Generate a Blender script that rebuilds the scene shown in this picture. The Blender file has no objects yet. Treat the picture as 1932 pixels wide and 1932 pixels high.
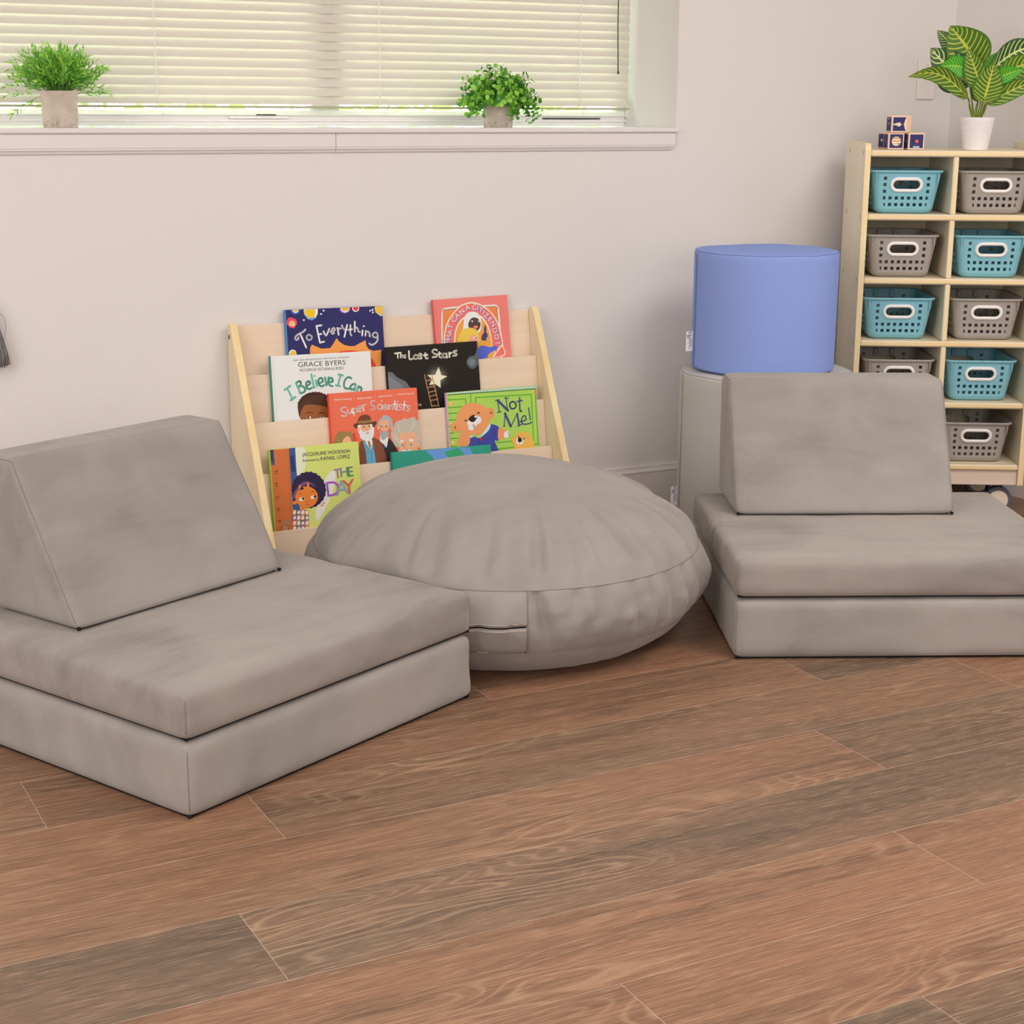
import bpy, math, random
import numpy as np
from mathutils import Vector, Matrix, noise, geometry
random.seed(7)
SC=bpy.context.scene; COL=SC.collection
ART={
'everything':{'name':'everything','pan':1,'t':0.014,'ox':1.7067,'top':0.0338,'rot':-0.0102,'w':0.2925,'h':0.238,'items':[['p',(60,95,180),0,[-10374,23645,-10469,23135,-10766,22834,-11163,22519,-11661,22415,-12161,22410,-12563,22604,-12967,22911,-13171,23305,-13275,23714,-13180,24224,-12883,24524,-12486,24825,-11987,24943,-11487,24948,-10985,24742,-10682,24448,-10478,24040]],['p',(240,232,226),0,[-10775,23740,-10872,23427,-11069,23128,-11367,22927,-11666,22825,-11966,22822,-12268,23017,-12470,23213,-12673,23522,-12676,23819,-12579,24131,-12382,24430,-12184,24630,-11885,24732,-11485,24736,-11183,24542,-10981,24346,-10778,24037]],['p',(240,185,60),0,[-10975,23737,-10973,23539,-11171,23325,-11370,23224,-11569,23123,-11869,23120,-12070,23217,-12272,23413,-12474,23623,-12476,23821,-12378,24020,-12280,24233,-12082,24433,-11782,24436,-11482,24439,-11281,24342,-11080,24245,-10978,24035]],['p',(90,140,215),0,[-9272,23458,-9260,22242,-8447,21034,-7042,20539,-5748,21160,-5162,22482,-5173,23599]],['p',(240,232,226),0,[-9372,23457,-9162,22441,-7849,21238,-5951,21370,-5161,22383,-5075,23798,-9175,23756]],['p',(240,185,40),0,[-8974,23659,-9363,22538,-8660,22248,-8047,21038,-7450,21341,-6250,21367,-5963,22572,-5974,23689]],['p',(232,70,88),0,[-14743,20573,-14053,21585,-13154,21693,-11647,21001,-11535,19786,-12522,18574,-13725,18858,-14634,19754]],['p',(215,190,200),0,[-13938,20072,-13245,20787,-12241,20387,-12131,19384,-12827,19066,-13831,19465]],['p',(245,180,60),0,[-12436,19890,-12434,19678,-12533,19578,-12732,19477,-13031,19375,-13230,19373,-13431,19470,-13632,19567,-13735,19764,-13737,19976,-13639,20175,-13540,20275,-13342,20475,-13142,20477,-12942,20479,-12741,20382,-12540,20285,-12438,20088]],['p',(130,80,170),0,[4830,23291,4635,22879,4339,22480,3841,22276,3343,22059,2742,22152,2141,22259,1738,22552,1434,22959,1429,23454,1524,23865,1821,24165,2318,24481,2917,24586,3417,24592,4019,24400,4422,24093,4726,23700]],['p',(240,232,226),0,[4529,23387,4432,23089,4136,22775,3739,22473,3340,22370,2840,22365,2438,22559,2035,22852,1832,23161,1828,23557,1924,23869,2120,24267,2518,24483,3017,24587,3417,24592,3919,24399,4221,24190,4425,23796]],['p',(245,175,70),0,[4427,23584,4330,23286,4034,22985,3735,22869,3336,22766,2936,22762,2535,22871,2233,23066,2130,23362,2026,23672,2124,23871,2321,24170,2719,24386,3019,24389,3519,24395,3820,24285,4122,24090,4325,23795]],['p',(240,232,226),0,[7529,23417,7237,22707,6540,22403,5839,22495,5332,23098,5325,23805,5920,24320,6719,24427,7323,24023]],['p',(230,60,75),0,[7329,23415,7034,22917,6537,22700,5936,22793,5630,23299,5625,23808,6021,24208,6620,24313,7123,24021]],['p',(190,200,230),0,[12229,23465,12443,22053,13956,20866,14754,21073,14827,23704,12526,23779]],['p',(240,180,60),0,[12527,23666,12440,22364,13551,21357,14852,21272,14826,23803,12826,23782]],['p',(240,232,226),0,[-3069,23210,-3068,23111,-3167,23011,-3266,22911,-3366,22910,-3466,22909,-3567,23007,-3567,23007,-3668,23105,-3669,23204,-3670,23303,-3571,23403,-3471,23404,-3371,23405,-3271,23406,-3171,23407,-3170,23308,-3069,23210]],['p',(240,232,226),0,[-3860,22297,-3959,22197,-3958,22098,-4058,22083,-4157,21983,-4257,21982,-4358,22080,-4458,22093,-4459,22192,-4460,22291,-4461,22390,-4362,22490,-4262,22491,-4262,22491,-4162,22492,-4062,22493,-3961,22395,-3961,22395]],['p',(240,232,226),0,[-9145,20829,-9244,20729,-9243,20630,-9342,20516,-9442,20514,-9542,20513,-9642,20512,-9643,20625,-9744,20723,-9745,20822,-9746,20921,-9646,20922,-9547,21023,-9447,21024,-9447,21024,-9347,21025,-9246,20927,-9245,20828]],['p',(240,232,226),0,[11138,22549,11139,22450,11040,22350,10940,22349,10840,22348,10740,22347,10640,22346,10639,22445,10538,22543,10538,22543,10537,22642,10636,22742,10735,22842,10835,22843,10935,22844,11036,22746,11036,22746,11137,22648]],['p',(240,232,226),0,[11836,22754,11837,22655,11737,22654,11738,22555,11638,22554,11538,22553,11438,22552,11337,22650,11336,22749,11336,22749,11335,22848,11334,22961,11433,23061,11533,23062,11633,23063,11733,23064,11834,22966,11835,22853]],['p',(240,232,226),0,[11944,22048,11845,21948,11846,21849,11746,21848,11646,21847,11546,21846,11446,21845,11345,21943,11345,21943,11344,22042,11343,22141,11441,22255,11540,22355,11540,22355,11640,22356,11741,22258,11841,22259,11942,22147]],['p',(240,232,226),0,[-12249,11406,-12345,10995,-12642,10695,-12939,10381,-13338,10278,-13738,10274,-14040,10469,-14343,10776,-14546,11071,-14551,11581,-14455,11992,-14258,12291,-13960,12492,-13562,12708,-13161,12599,-12760,12504,-12457,12210,-12353,11801]],['p',(235,190,50),0,[-12449,11404,-12546,11092,-12744,10892,-12942,10692,-13241,10590,-13541,10587,-13842,10683,-14044,10879,-14247,11174,-14250,11485,-14153,11783,-13956,12096,-13758,12296,-13459,12398,-13158,12302,-12857,12206,-12655,12010,-12452,11701]],['p',(252,148,72),0,[-8327,9226,-8250,11546,-8163,12763,-7573,13773,-6468,13275,-4760,12487,-2160,12513,-1269,13427,12,15265,722,14268,2234,13166,3938,12773,5239,12688,8823,14238,9039,12727,9549,11728,11056,11036,13554,11259,13196,7112,12170,-168,-8144,1138]],['p',(232,66,50),0,[11816,5188,11528,3969,10939,2846,10050,1833,8758,1013,7265,291,5669,-36,3971,-252,2169,-72,566,223,-1040,814,-2349,1607,-3459,2600,-4170,3710,-4683,4921,-4795,6122,-4507,7341,-3919,8464,-2929,9479,-1738,10396,-345,11018,1251,11445,2950,11561,4751,11480,6354,11186,7960,10594,9368,9802,10479,8809,11290,7700,11702,6502]],['s',(240,232,226),505,1,1,[-9217,18098,-9911,17483,-11106,16962,-12001,16458,-12394,15845,-12089,15339,-11590,15444,-11396,15955]],['s',(240,232,226),505,1,1,[-10805,16866,-9266,13049]],['s',(240,232,226),505,1,1,[-5826,18939,-5077,14209]],['s',(240,232,226),505,1,1,[-5726,18940,-4327,19053]],['s',(240,232,226),505,1,1,[-5301,16526,-4502,16633]],['s',(240,232,226),505,1,1,[-5077,14209,-3779,14420]],['s',(240,232,226),505,1,1,[-3809,17347,-3097,16138,-2016,17974]],['s',(240,232,226),505,1,1,[-1707,17171,-1007,17178,-312,17581,-517,18088,-1016,17984,-1407,17174,-1201,16568,-602,16673]],['s',(240,232,226),505,1,1,[483,18098,703,16177]],['s',(240,232,226),505,1,1,[591,17293,985,17905,1485,17910]],['s',(240,232,226),505,1,1,[1877,18721,2286,17806,2689,17513]],['s',(240,232,226),505,1,1,[3476,18836,2410,15487]],['s',(240,232,226),505,1,1,[4477,18747,4300,16426,4607,15821]],['s',(240,232,226),505,1,1,[3690,17424,4889,17535]],['s',(240,232,226),505,1,1,[5867,19667,5696,16836]],['s',(240,232,226),505,1,1,[5789,17544,6285,17959,6689,17554,6796,16847,7298,16655]],['s',(240,232,226),505,1,1,[8094,17059,7909,15643]],['s',(240,232,226),505,1,1,[9096,16871,8910,15554]],['s',(240,232,226),505,1,1,[9001,16361,9598,16678,10102,16273,10213,15270]],['s',(240,232,226),505,1,1,[12710,15494,12526,13978,11535,13063,10537,12841,9933,13245]],['s',(240,232,226),505,1,1,[-7394,15797,-7589,15385,-7887,15184,-8286,15081,-8587,15177,-8890,15471,-8995,15880,-8898,16178,-8501,16493,-8102,16596,-7800,16401,-7498,16192,-7394,15797]],['s',(240,232,226),505,1,1,[12709,15593,12613,15195,12317,14881,11917,14877,11516,14972,11213,15280,11110,15576,11305,15988,11603,16189,12002,16292,12403,16198,12606,15903,12709,15593]],['p',(240,232,226),0,[8882,18283,8783,18183,8784,18084,8684,18083,8585,17983,8485,17982,8384,18080,8284,18079,8283,18178,8282,18277,8281,18376,8380,18476,8380,18476,8480,18477,8580,18478,8680,18479,8781,18381,8781,18381]]],'base':(44,42,92),'spine':(70,130,190)},
'citizen':{'name':'citizen','pan':1,'t':0.012,'ox':2.1387,'top':0.0437,'rot':0.017,'w':0.2435,'h':0.245,'items':[['p',(236,128,72),0,[-10462,7712,-9134,21112,-4929,21352,4473,21390,8470,21223,8675,9706,8514,6173]],['s',(246,230,196),652,0,0,[-10162,7707,-10282,12447,-9537,20921,-9025,21620,-4721,21844,4476,21588,8076,21527,8765,20907,8852,14243,8714,6169]],['s',(70,75,95),151,0,0,[-9962,7703,-10082,12444,-9337,20918,-8829,21418,-4726,21547]],['s',(70,75,95),151,0,0,[4673,21387,7772,21334,8464,20813,8552,14249]],['p',(246,230,196),1,[-10462,7712,-9890,11946,-9551,14259,-8499,17268,-6555,19866,-3916,22141,-1702,22909,201,23075,3187,22218,6345,19746,8391,16571,9328,12821,9573,9592,8514,6173]],['p',(238,112,98),1,[-10060,7804,-9590,11926,-9253,14141,-8203,17065,-6360,19552,-3721,21827,-1609,22498,194,22679,3080,21824,6141,19537,8088,16378,8926,12729,9273,9597,8218,6376]],['p',(246,230,196),1,[-6966,7440,-6485,12185,-5939,14905,-4803,17007,-2974,18688,-61,19445,2732,19001,4595,16848,5740,13589,5977,9851,6018,6413]],['p',(245,152,72),1,[-6563,7632,-6087,12079,-5644,14589,-4608,16693,-2781,18275,-68,19049,2523,18495,4290,16542,5437,13396,5677,9856,5622,6618]],['l',(95,90,185),'W',[-8797,11517],84,1556],['l',(248,246,240),'W',[-8894,11717],84,1505],['l',(95,90,185),'H',[-8173,12921],82,1556],['l',(248,246,240),'H',[-8368,13221],82,1505],['l',(95,90,185),'A',[-7546,14522],75,1556],['l',(248,246,240),'A',[-7742,14724],75,1505],['l',(95,90,185),'T',[-7117,16227],68,1556],['l',(248,246,240),'T',[-7313,16442],68,1505],['l',(95,90,185),'C',[-5784,18128],52,1556],['l',(248,246,240),'C',[-5981,18329],52,1505],['l',(95,90,185),'A',[-4665,19226],42,1556],['l',(248,246,240),'A',[-4862,19427],42,1505],['l',(95,90,185),'N',[-3047,20302],35,1556],['l',(248,246,240),'N',[-3243,20517],35,1505],['l',(95,90,185),'A',[-1130,21287],15,1556],['l',(248,246,240),'A',[-1325,21588],15,1505],['l',(95,90,185),'C',[1070,21250],0,1556],['l',(248,246,240),'C',[973,21450],0,1505],['l',(95,90,185),'I',[2264,20918],-14,1556],['l',(248,246,240),'I',[2068,21134],-14,1505],['l',(95,90,185),'T',[3254,20293],-24,1556],['l',(248,246,240),'T',[3058,20509],-24,1505],['l',(95,90,185),'I',[4042,19573],-32,1556],['l',(248,246,240),'I',[3945,19787],-32,1505],['l',(95,90,185),'Z',[4925,18554],-40,1556],['l',(248,246,240),'Z',[4730,18854],-40,1505],['l',(95,90,185),'E',[6105,17416],-50,1556],['l',(248,246,240),'E',[5909,17631],-50,1505],['l',(95,90,185),'N',[6881,15988],-60,1556],['l',(248,246,240),'N',[6785,16202],-60,1505],['l',(95,90,185),'D',[7447,13970],-74,1556],['l',(248,246,240),'D',[7250,14172],-74,1505],['l',(95,90,185),'O',[7714,12042],-82,1556],['l',(248,246,240),'O',[7618,12242],-82,1505],['l',(95,90,185),'?',[7881,10116],-95,1556],['l',(248,246,240),'?',[7785,10329],-95,1505],['p',(228,228,236),1,[-2897,17371,-2571,18879,-1250,20073,253,20245,1844,19723,2720,18294,2889,16467,2458,14663,1436,13365,1505,11540,-3489,11936,-3334,15158]],['p',(84,60,50),0,[2585,16274,2373,15570,1963,14969,1456,14567,753,14381,53,14393,-642,14716,-1133,15220,-1423,15833,-1511,16541,-1299,17245,-888,17846,-280,18345,424,18531,1122,18420,1718,18198,2210,17694,2497,16982]],['p',(228,228,236),1,[-1380,18364,-373,18743,1923,18506,2713,17884,2625,18593,1442,19617,-256,19759]],['p',(250,250,248),0,[205,17417,203,17318,101,17221,0,17124,-100,17126,-300,17129,-399,17230,-499,17231,-597,17332,-595,17431,-593,17544,-492,17641,-390,17739,-290,17737,-90,17734,8,17633,108,17631,206,17516]],['p',(250,250,248),0,[2403,17281,2401,17182,2299,17085,2198,16987,1998,16991,1898,16993,1699,17095,1599,17097,1601,17196,1503,17296,1604,17394,1706,17491,1808,17602,1908,17601,2108,17597,2206,17496,2306,17481,2404,17380]],['p',(40,25,25),0,[-95,17423,-97,17324,-97,17324,-199,17226,-299,17228,-399,17230,-399,17230,-497,17330,-495,17429,-495,17429,-494,17528,-493,17542,-392,17640,-292,17638,-192,17636,-192,17636,-93,17536,-94,17522]],['p',(40,25,25),0,[2103,17286,2101,17187,2001,17189,1999,17090,1899,17092,1799,17093,1699,17095,1701,17194,1601,17196,1603,17295,1604,17394,1704,17392,1706,17491,1806,17489,1906,17488,2006,17486,2004,17387,2104,17385]],['p',(230,120,105),0,[1674,15582,1672,15483,1470,15373,1268,15278,1067,15182,767,15187,468,15291,270,15408,174,15607,175,15706,179,15904,380,16000,582,16110,782,16106,1082,16101,1380,15983,1579,15881,1677,15780]],['p',(240,190,80),1,[-4991,11848,-4765,13372,-3738,14967,-1928,15544,70,15397,1551,14269,1720,12441,1498,11144]],['p',(238,160,130),1,[-1595,11592,-1172,12901,-62,13490,1320,12462,1501,11342]],['p',(250,250,248),0,[1022,12566,920,12455,819,12358,717,12260,517,12264,417,12265,217,12269,119,12369,20,12470,22,12583,24,12682,126,12779,227,12877,427,12873,627,12870,727,12868,926,12766,924,12667]],['p',(40,40,50),0,[920,12455,820,12457,819,12358,719,12359,717,12260,617,12262,519,12363,519,12363,420,12463,422,12576,422,12576,524,12674,524,12674,624,12672,724,12670,824,12668,824,12668,922,12568]],['p',(84,60,50),1,[2729,12933,3542,13726,4539,13511,4522,12507,3606,11603,2606,11620]],['p',(52,62,130),0,[3668,15237,4084,16149,4368,15225,3992,10790,3194,10903]],['p',(226,160,62),1,[1682,10221,2001,11333,3803,11401,5282,10160,5715,6220,1421,6591]],['p',(86,100,200),1,[-1377,6737,1674,9726,3477,9894,4968,9359,6773,9639,7668,9313,6952,8420,5342,7839,4229,7052,3613,6157]],['p',(246,230,196),0,[9078,9897,9667,9279,8764,9096,6521,6603,7757,8703]]],'base':(240,122,112),'spine':(205,95,95)},
'believe':{'name':'believe','pan':2,'t':0.012,'ox':1.645,'top':0.0477,'rot':-0.0133,'w':0.299,'h':0.25,'items':[['t',(70,66,70),'NEW YORK TIMES BESTSELLING CREATORS OF I AM ENOUGH',[-8378,23276],[8422,23387],441,0],['t',(70,66,70),'GRACE BYERS',[-7055,21568],[7146,21559],1366,0],['t',(70,66,70),'PICTURES BY KETURAH A. BOBO',[-6638,20259],[6464,20235],793,0],['s',(112,178,158),617,1,1,[-10678,15764,-9237,12657]],['s',(112,178,158),617,1,1,[-11474,15456,-9788,16483]],['s',(112,178,158),617,1,1,[-9934,12436,-8445,13276]],['s',(112,178,158),617,1,1,[-7996,17115,-6958,14300]],['s',(112,178,158),617,1,1,[-7997,17214,-7003,17637,-6597,17232,-6788,16523,-7581,16003]],['s',(112,178,158),617,1,1,[-7481,16004,-6284,16232,-5473,15423,-5662,14614,-6957,14201]],['s',(112,178,158),617,1,1,[-4983,16151,-3989,16659,-3896,17169,-4400,17460,-4994,16957,-4980,15939,-4471,15238,-3375,15564]],['s',(112,178,158),617,1,1,[-3325,19298,-2775,15572]],['s',(112,178,158),617,1,1,[-2102,17589,-1879,15881]],['s',(112,178,158),617,1,1,[-1390,16694,-95,17121,-207,18025,-809,18116,-1399,17401,-1184,16300,-378,15802,318,16108]],['s',(112,178,158),617,1,1,[690,18235,1019,16018,1790,18249]],['s',(112,178,158),617,1,1,[1809,16835,2907,16963,2795,17866,2194,17957,1705,17145,1919,16030,2825,15646]],['s',(112,178,158),617,1,1,[5483,18807,4423,15767]],['s',(112,178,158),617,1,1,[4782,18897,6087,18518]],['s',(112,178,158),617,1,1,[3822,15858,5026,15577]],['s',(112,178,158),617,1,1,[8600,17534,7995,17936,6999,17611,6316,16301,6432,15086,7338,14688,8036,14796]],['s',(112,178,158),617,1,1,[9924,15741,9221,15929,8328,15408,8239,14601,9041,14414,9829,15329]],['s',(112,178,158),617,1,1,[9924,15741,9446,14108]],['s',(112,178,158),617,1,1,[10731,15242,10149,13820]],['s',(112,178,158),617,1,1,[10537,14731,11235,14952,11541,14447,11253,13538]],['p',(112,178,158),0,[-2118,18805,-2117,18706,-2215,18606,-2215,18606,-2414,18504,-2514,18503,-2615,18601,-2616,18700,-2718,18797,-2719,18896,-2720,18995,-2621,19011,-2522,19111,-2422,19112,-2322,19114,-2222,19115,-2120,19003,-2119,18904]],['p',(78,48,36),1,[-7364,7223,-7893,9337,-7914,10950,-7525,11761,-7034,12475,-6445,13303,-5352,13812,-4257,14237,-3255,14052,-2356,14163,-746,13378,562,12788,876,11774,1689,10780,2417,8668,1849,6242,-4410,3118]],['p',(66,40,30),0,[-6821,11473,-7017,11173,-7414,10956,-7717,11164,-7922,11558,-7726,11871,-7329,12075,-6926,11882]],['p',(66,40,30),0,[-6429,12086,-6525,11774,-6922,11571,-7325,11764,-7430,12172,-7334,12485,-6937,12688,-6534,12481]],['p',(66,40,30),0,[-5837,12703,-6032,12290,-6430,12186,-6833,12378,-6937,12688,-6742,13087,-6344,13191,-5941,12998]],['p',(66,40,30),0,[-5142,13108,-5338,12808,-5736,12605,-6138,12798,-6244,13192,-6048,13506,-5650,13709,-5348,13515]],['p',(66,40,30),0,[-4448,13527,-4642,13115,-5041,13010,-5344,13204,-5548,13513,-5353,13911,-4955,14030,-4552,13823]],['p',(66,40,30),0,[-3651,13736,-3747,13437,-4144,13220,-4547,13427,-4752,13820,-4556,14134,-4159,14337,-3756,14144]],['p',(66,40,30),0,[-2752,13847,-2948,13547,-3345,13344,-3748,13536,-3853,13931,-3659,14344,-3260,14448,-2857,14255]],['p',(66,40,30),0,[-1852,13859,-2048,13559,-2445,13356,-2848,13548,-2953,13943,-2759,14356,-2360,14460,-1958,14267]],['p',(66,40,30),0,[-951,13772,-1146,13373,-1544,13255,-1947,13461,-2052,13856,-1856,14170,-1459,14373,-1056,14180]],['p',(66,40,30),0,[-147,13485,-343,13172,-741,13067,-1044,13261,-1248,13570,-1053,13968,-655,14087,-252,13880]],['p',(66,40,30),0,[657,13185,462,12786,64,12682,-239,12876,-444,13269,-248,13583,150,13687,552,13594]],['p',(66,40,30),0,[1364,12699,1168,12386,769,12281,468,12376,262,12784,457,13182,856,13287,1258,13094]],['p',(66,40,30),0,[1970,12198,1776,11785,1377,11681,975,11874,869,12283,1065,12582,1464,12701,1865,12593]],['p',(66,40,30),0,[2478,11597,2284,11184,1885,11080,1482,11286,1378,11582,1573,11995,1972,12099,2374,11906]],['p',(66,40,30),0,[2788,10894,2593,10495,2195,10377,1792,10583,1687,10978,1882,11292,2281,11396,2682,11302]],['p',(66,40,30),0,[2997,10189,2802,9791,2404,9672,2001,9879,1896,10274,2092,10587,2490,10692,2892,10598]],['p',(152,88,48),1,[-7264,7224,-7282,8539,-6010,10678,-4313,10898,-2610,10723,-905,10336,905,9553,948,6329,-105,2779,-5409,3105]],['s',(70,40,25),220,1,0,[-5579,8364,-4685,8772,-3580,8390]],['s',(70,40,25),220,1,0,[-1776,8103,-1080,8424,26,8028]],['p',(250,248,244),0,[-4165,7265,-4163,7166,-4263,7165,-4462,7063,-4762,7059,-4962,7057,-5263,7152,-5363,7150,-5565,7247,-5566,7346,-5467,7446,-5369,7560,-5169,7563,-4970,7665,-4669,7570,-4469,7572,-4267,7462,-4166,7364]],['p',(30,20,18),0,[-4766,7356,-4765,7257,-4863,7157,-4962,7057,-5062,7055,-5162,7054,-5263,7152,-5263,7152,-5365,7249,-5366,7349,-5367,7448,-5269,7562,-5169,7563,-5070,7663,-4970,7665,-4869,7567,-4769,7555,-4767,7455]],['p',(250,248,244),0,[-160,6923,-258,6808,-357,6708,-557,6705,-757,6703,-1057,6699,-1258,6795,-1458,6792,-1560,6904,-1661,7002,-1562,7102,-1464,7202,-1264,7205,-1065,7307,-764,7212,-564,7214,-362,7118,-261,7020]],['p',(30,20,18),0,[-761,7014,-760,6901,-758,6802,-857,6701,-957,6700,-1057,6699,-1157,6697,-1258,6795,-1260,6908,-1361,7006,-1262,7106,-1264,7205,-1164,7206,-1065,7307,-964,7209,-864,7210,-762,7113,-761,7014]]],'base':(224,219,220),'spine':(70,140,120)},
'lost':{'name':'lost','pan':2,'t':0.008,'ox':1.9915,'top':0.0538,'rot':0.0034,'w':0.294,'h':0.255,'items':[['p',(44,40,35),0,[4817,15634,4513,14419,3709,13417,2607,12714,1306,12308,-94,12412,-1292,12925,-2289,13833,-2885,14953,-3081,16169,-2777,17371,-1974,18386,-871,19188,430,19481,1829,19377,3028,18864,4025,18055,4621,16851]],['p',(66,62,54),0,[4018,15835,3714,14831,3112,14027,2310,13521,1209,13214,209,13330,-790,13729,-1587,14439,-2084,15247,-2181,16265,-1878,17170,-1275,17974,-473,18579,627,18773,1627,18770,2626,18371,3424,17661,3921,16740]],['p',(98,94,82),0,[3217,15738,3015,15032,2613,14425,1912,14031,1111,13822,311,13825,-388,14138,-986,14649,-1384,15344,-1382,16051,-1279,16757,-777,17364,-176,17871,625,18066,1425,17965,2224,17665,2822,17154,3120,16446]],['p',(104,106,110),1,[-15392,13071,-14976,17921,-13175,18113,-12079,16893,-10382,15883,-9284,15271,-8189,13754,-7794,12537]],['p',(124,126,130),1,[-15392,13071,-15080,16606,-13679,17011,-12583,15791,-10986,14782,-10193,12757]],['p',(84,94,90),1,[14350,25402,15250,25399,14933,20352,14427,18628,12723,17418,11225,18130,10630,19645,11635,21056,13437,21460,14343,23380]],['p',(112,122,118),0,[13529,19338,13428,18942,13227,18632,12926,18435,12526,18337,12126,18339,11727,18538,11427,18737,11229,19148,11130,19445,11231,19855,11532,20151,11833,20362,12233,20460,12633,20458,13033,20344,13332,20046,13531,19748]],['s',(250,236,196),432,1,1,[-12057,23568,-10456,23661]],['s',(250,236,196),432,1,1,[-11156,23664,-11161,22249]],['s',(250,236,196),432,1,1,[-10156,23660,-10261,22246]],['s',(250,236,196),432,1,1,[-10159,22755,-9859,22952,-9559,22753,-9561,22244]],['s',(250,236,196),432,1,1,[-9260,22540,-8760,22651,-8859,22949,-9260,22653,-9161,22243,-8761,22142]],['s',(250,236,196),528,1,1,[-7555,23949,-7563,21728,-6363,21724]],['s',(250,236,196),528,1,1,[-3559,22733,-4158,23032,-4460,22637,-3861,22225,-3763,21617,-4563,21619]],['s',(250,236,196),528,1,1,[-2458,23026,-2363,21612,-1763,21511]],['s',(250,236,196),528,1,1,[-2960,22420,-1760,22515]],['s',(250,236,196),528,1,1,[1344,23622,545,23921,-157,23429,241,22819,1040,22407,1138,21798,-163,21703]],['s',(250,236,196),528,1,1,[2042,23011,2037,21696,2636,21397]],['s',(250,236,196),528,1,1,[1540,22504,2540,22614]],['s',(250,236,196),528,1,1,[4340,22495,4436,21292]],['s',(250,236,196),528,1,1,[5241,22703,5236,21388]],['s',(250,236,196),528,1,1,[5239,22194,5940,22602]],['s',(250,236,196),528,1,1,[7642,23092,6842,22995,6640,22600,7439,22286,7538,21777,6437,21681]],['s',(250,236,196),528,1,1,[-4861,22129,-4962,21819,-5263,21622,-5563,21524,-5863,21624,-6062,21836,-6161,22134,-6060,22430,-5760,22641,-5459,22739,-5160,22639,-4960,22427,-4861,22129]],['s',(250,236,196),528,1,1,[4238,21901,4137,21689,3937,21492,3636,21394,3337,21494,3137,21692,3038,22004,3139,22300,3440,22498,3740,22497,3940,22397,4239,22198,4238,21901]],['p',(242,232,190),0,[1527,18770,2219,16350,4118,15834,1814,14838,1707,12618,211,13825,-1890,13733,-784,15342,-2280,16662,220,16554]],['s',(192,132,82),264,0,0,[-3179,16764,-1511,7368]],['s',(192,132,82),264,0,0,[-780,16459,789,7261]],['s',(192,132,82),264,0,0,[-2885,14953,-584,15242]],['s',(192,132,82),264,0,0,[-2492,13028,-91,13331]],['s',(192,132,82),264,0,0,[-2197,11613,304,11915]],['s',(192,132,82),264,0,0,[-1901,10410,300,10699]],['s',(192,132,82),264,0,0,[-1705,9193,596,9383]],['s',(192,132,82),264,0,0,[-1510,7580,690,7572]],['t',(225,215,200),'ng',[-5809,7990],[-4808,8086],721,0]],'base':(32,27,23),'spine':(24,20,18)},
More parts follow.
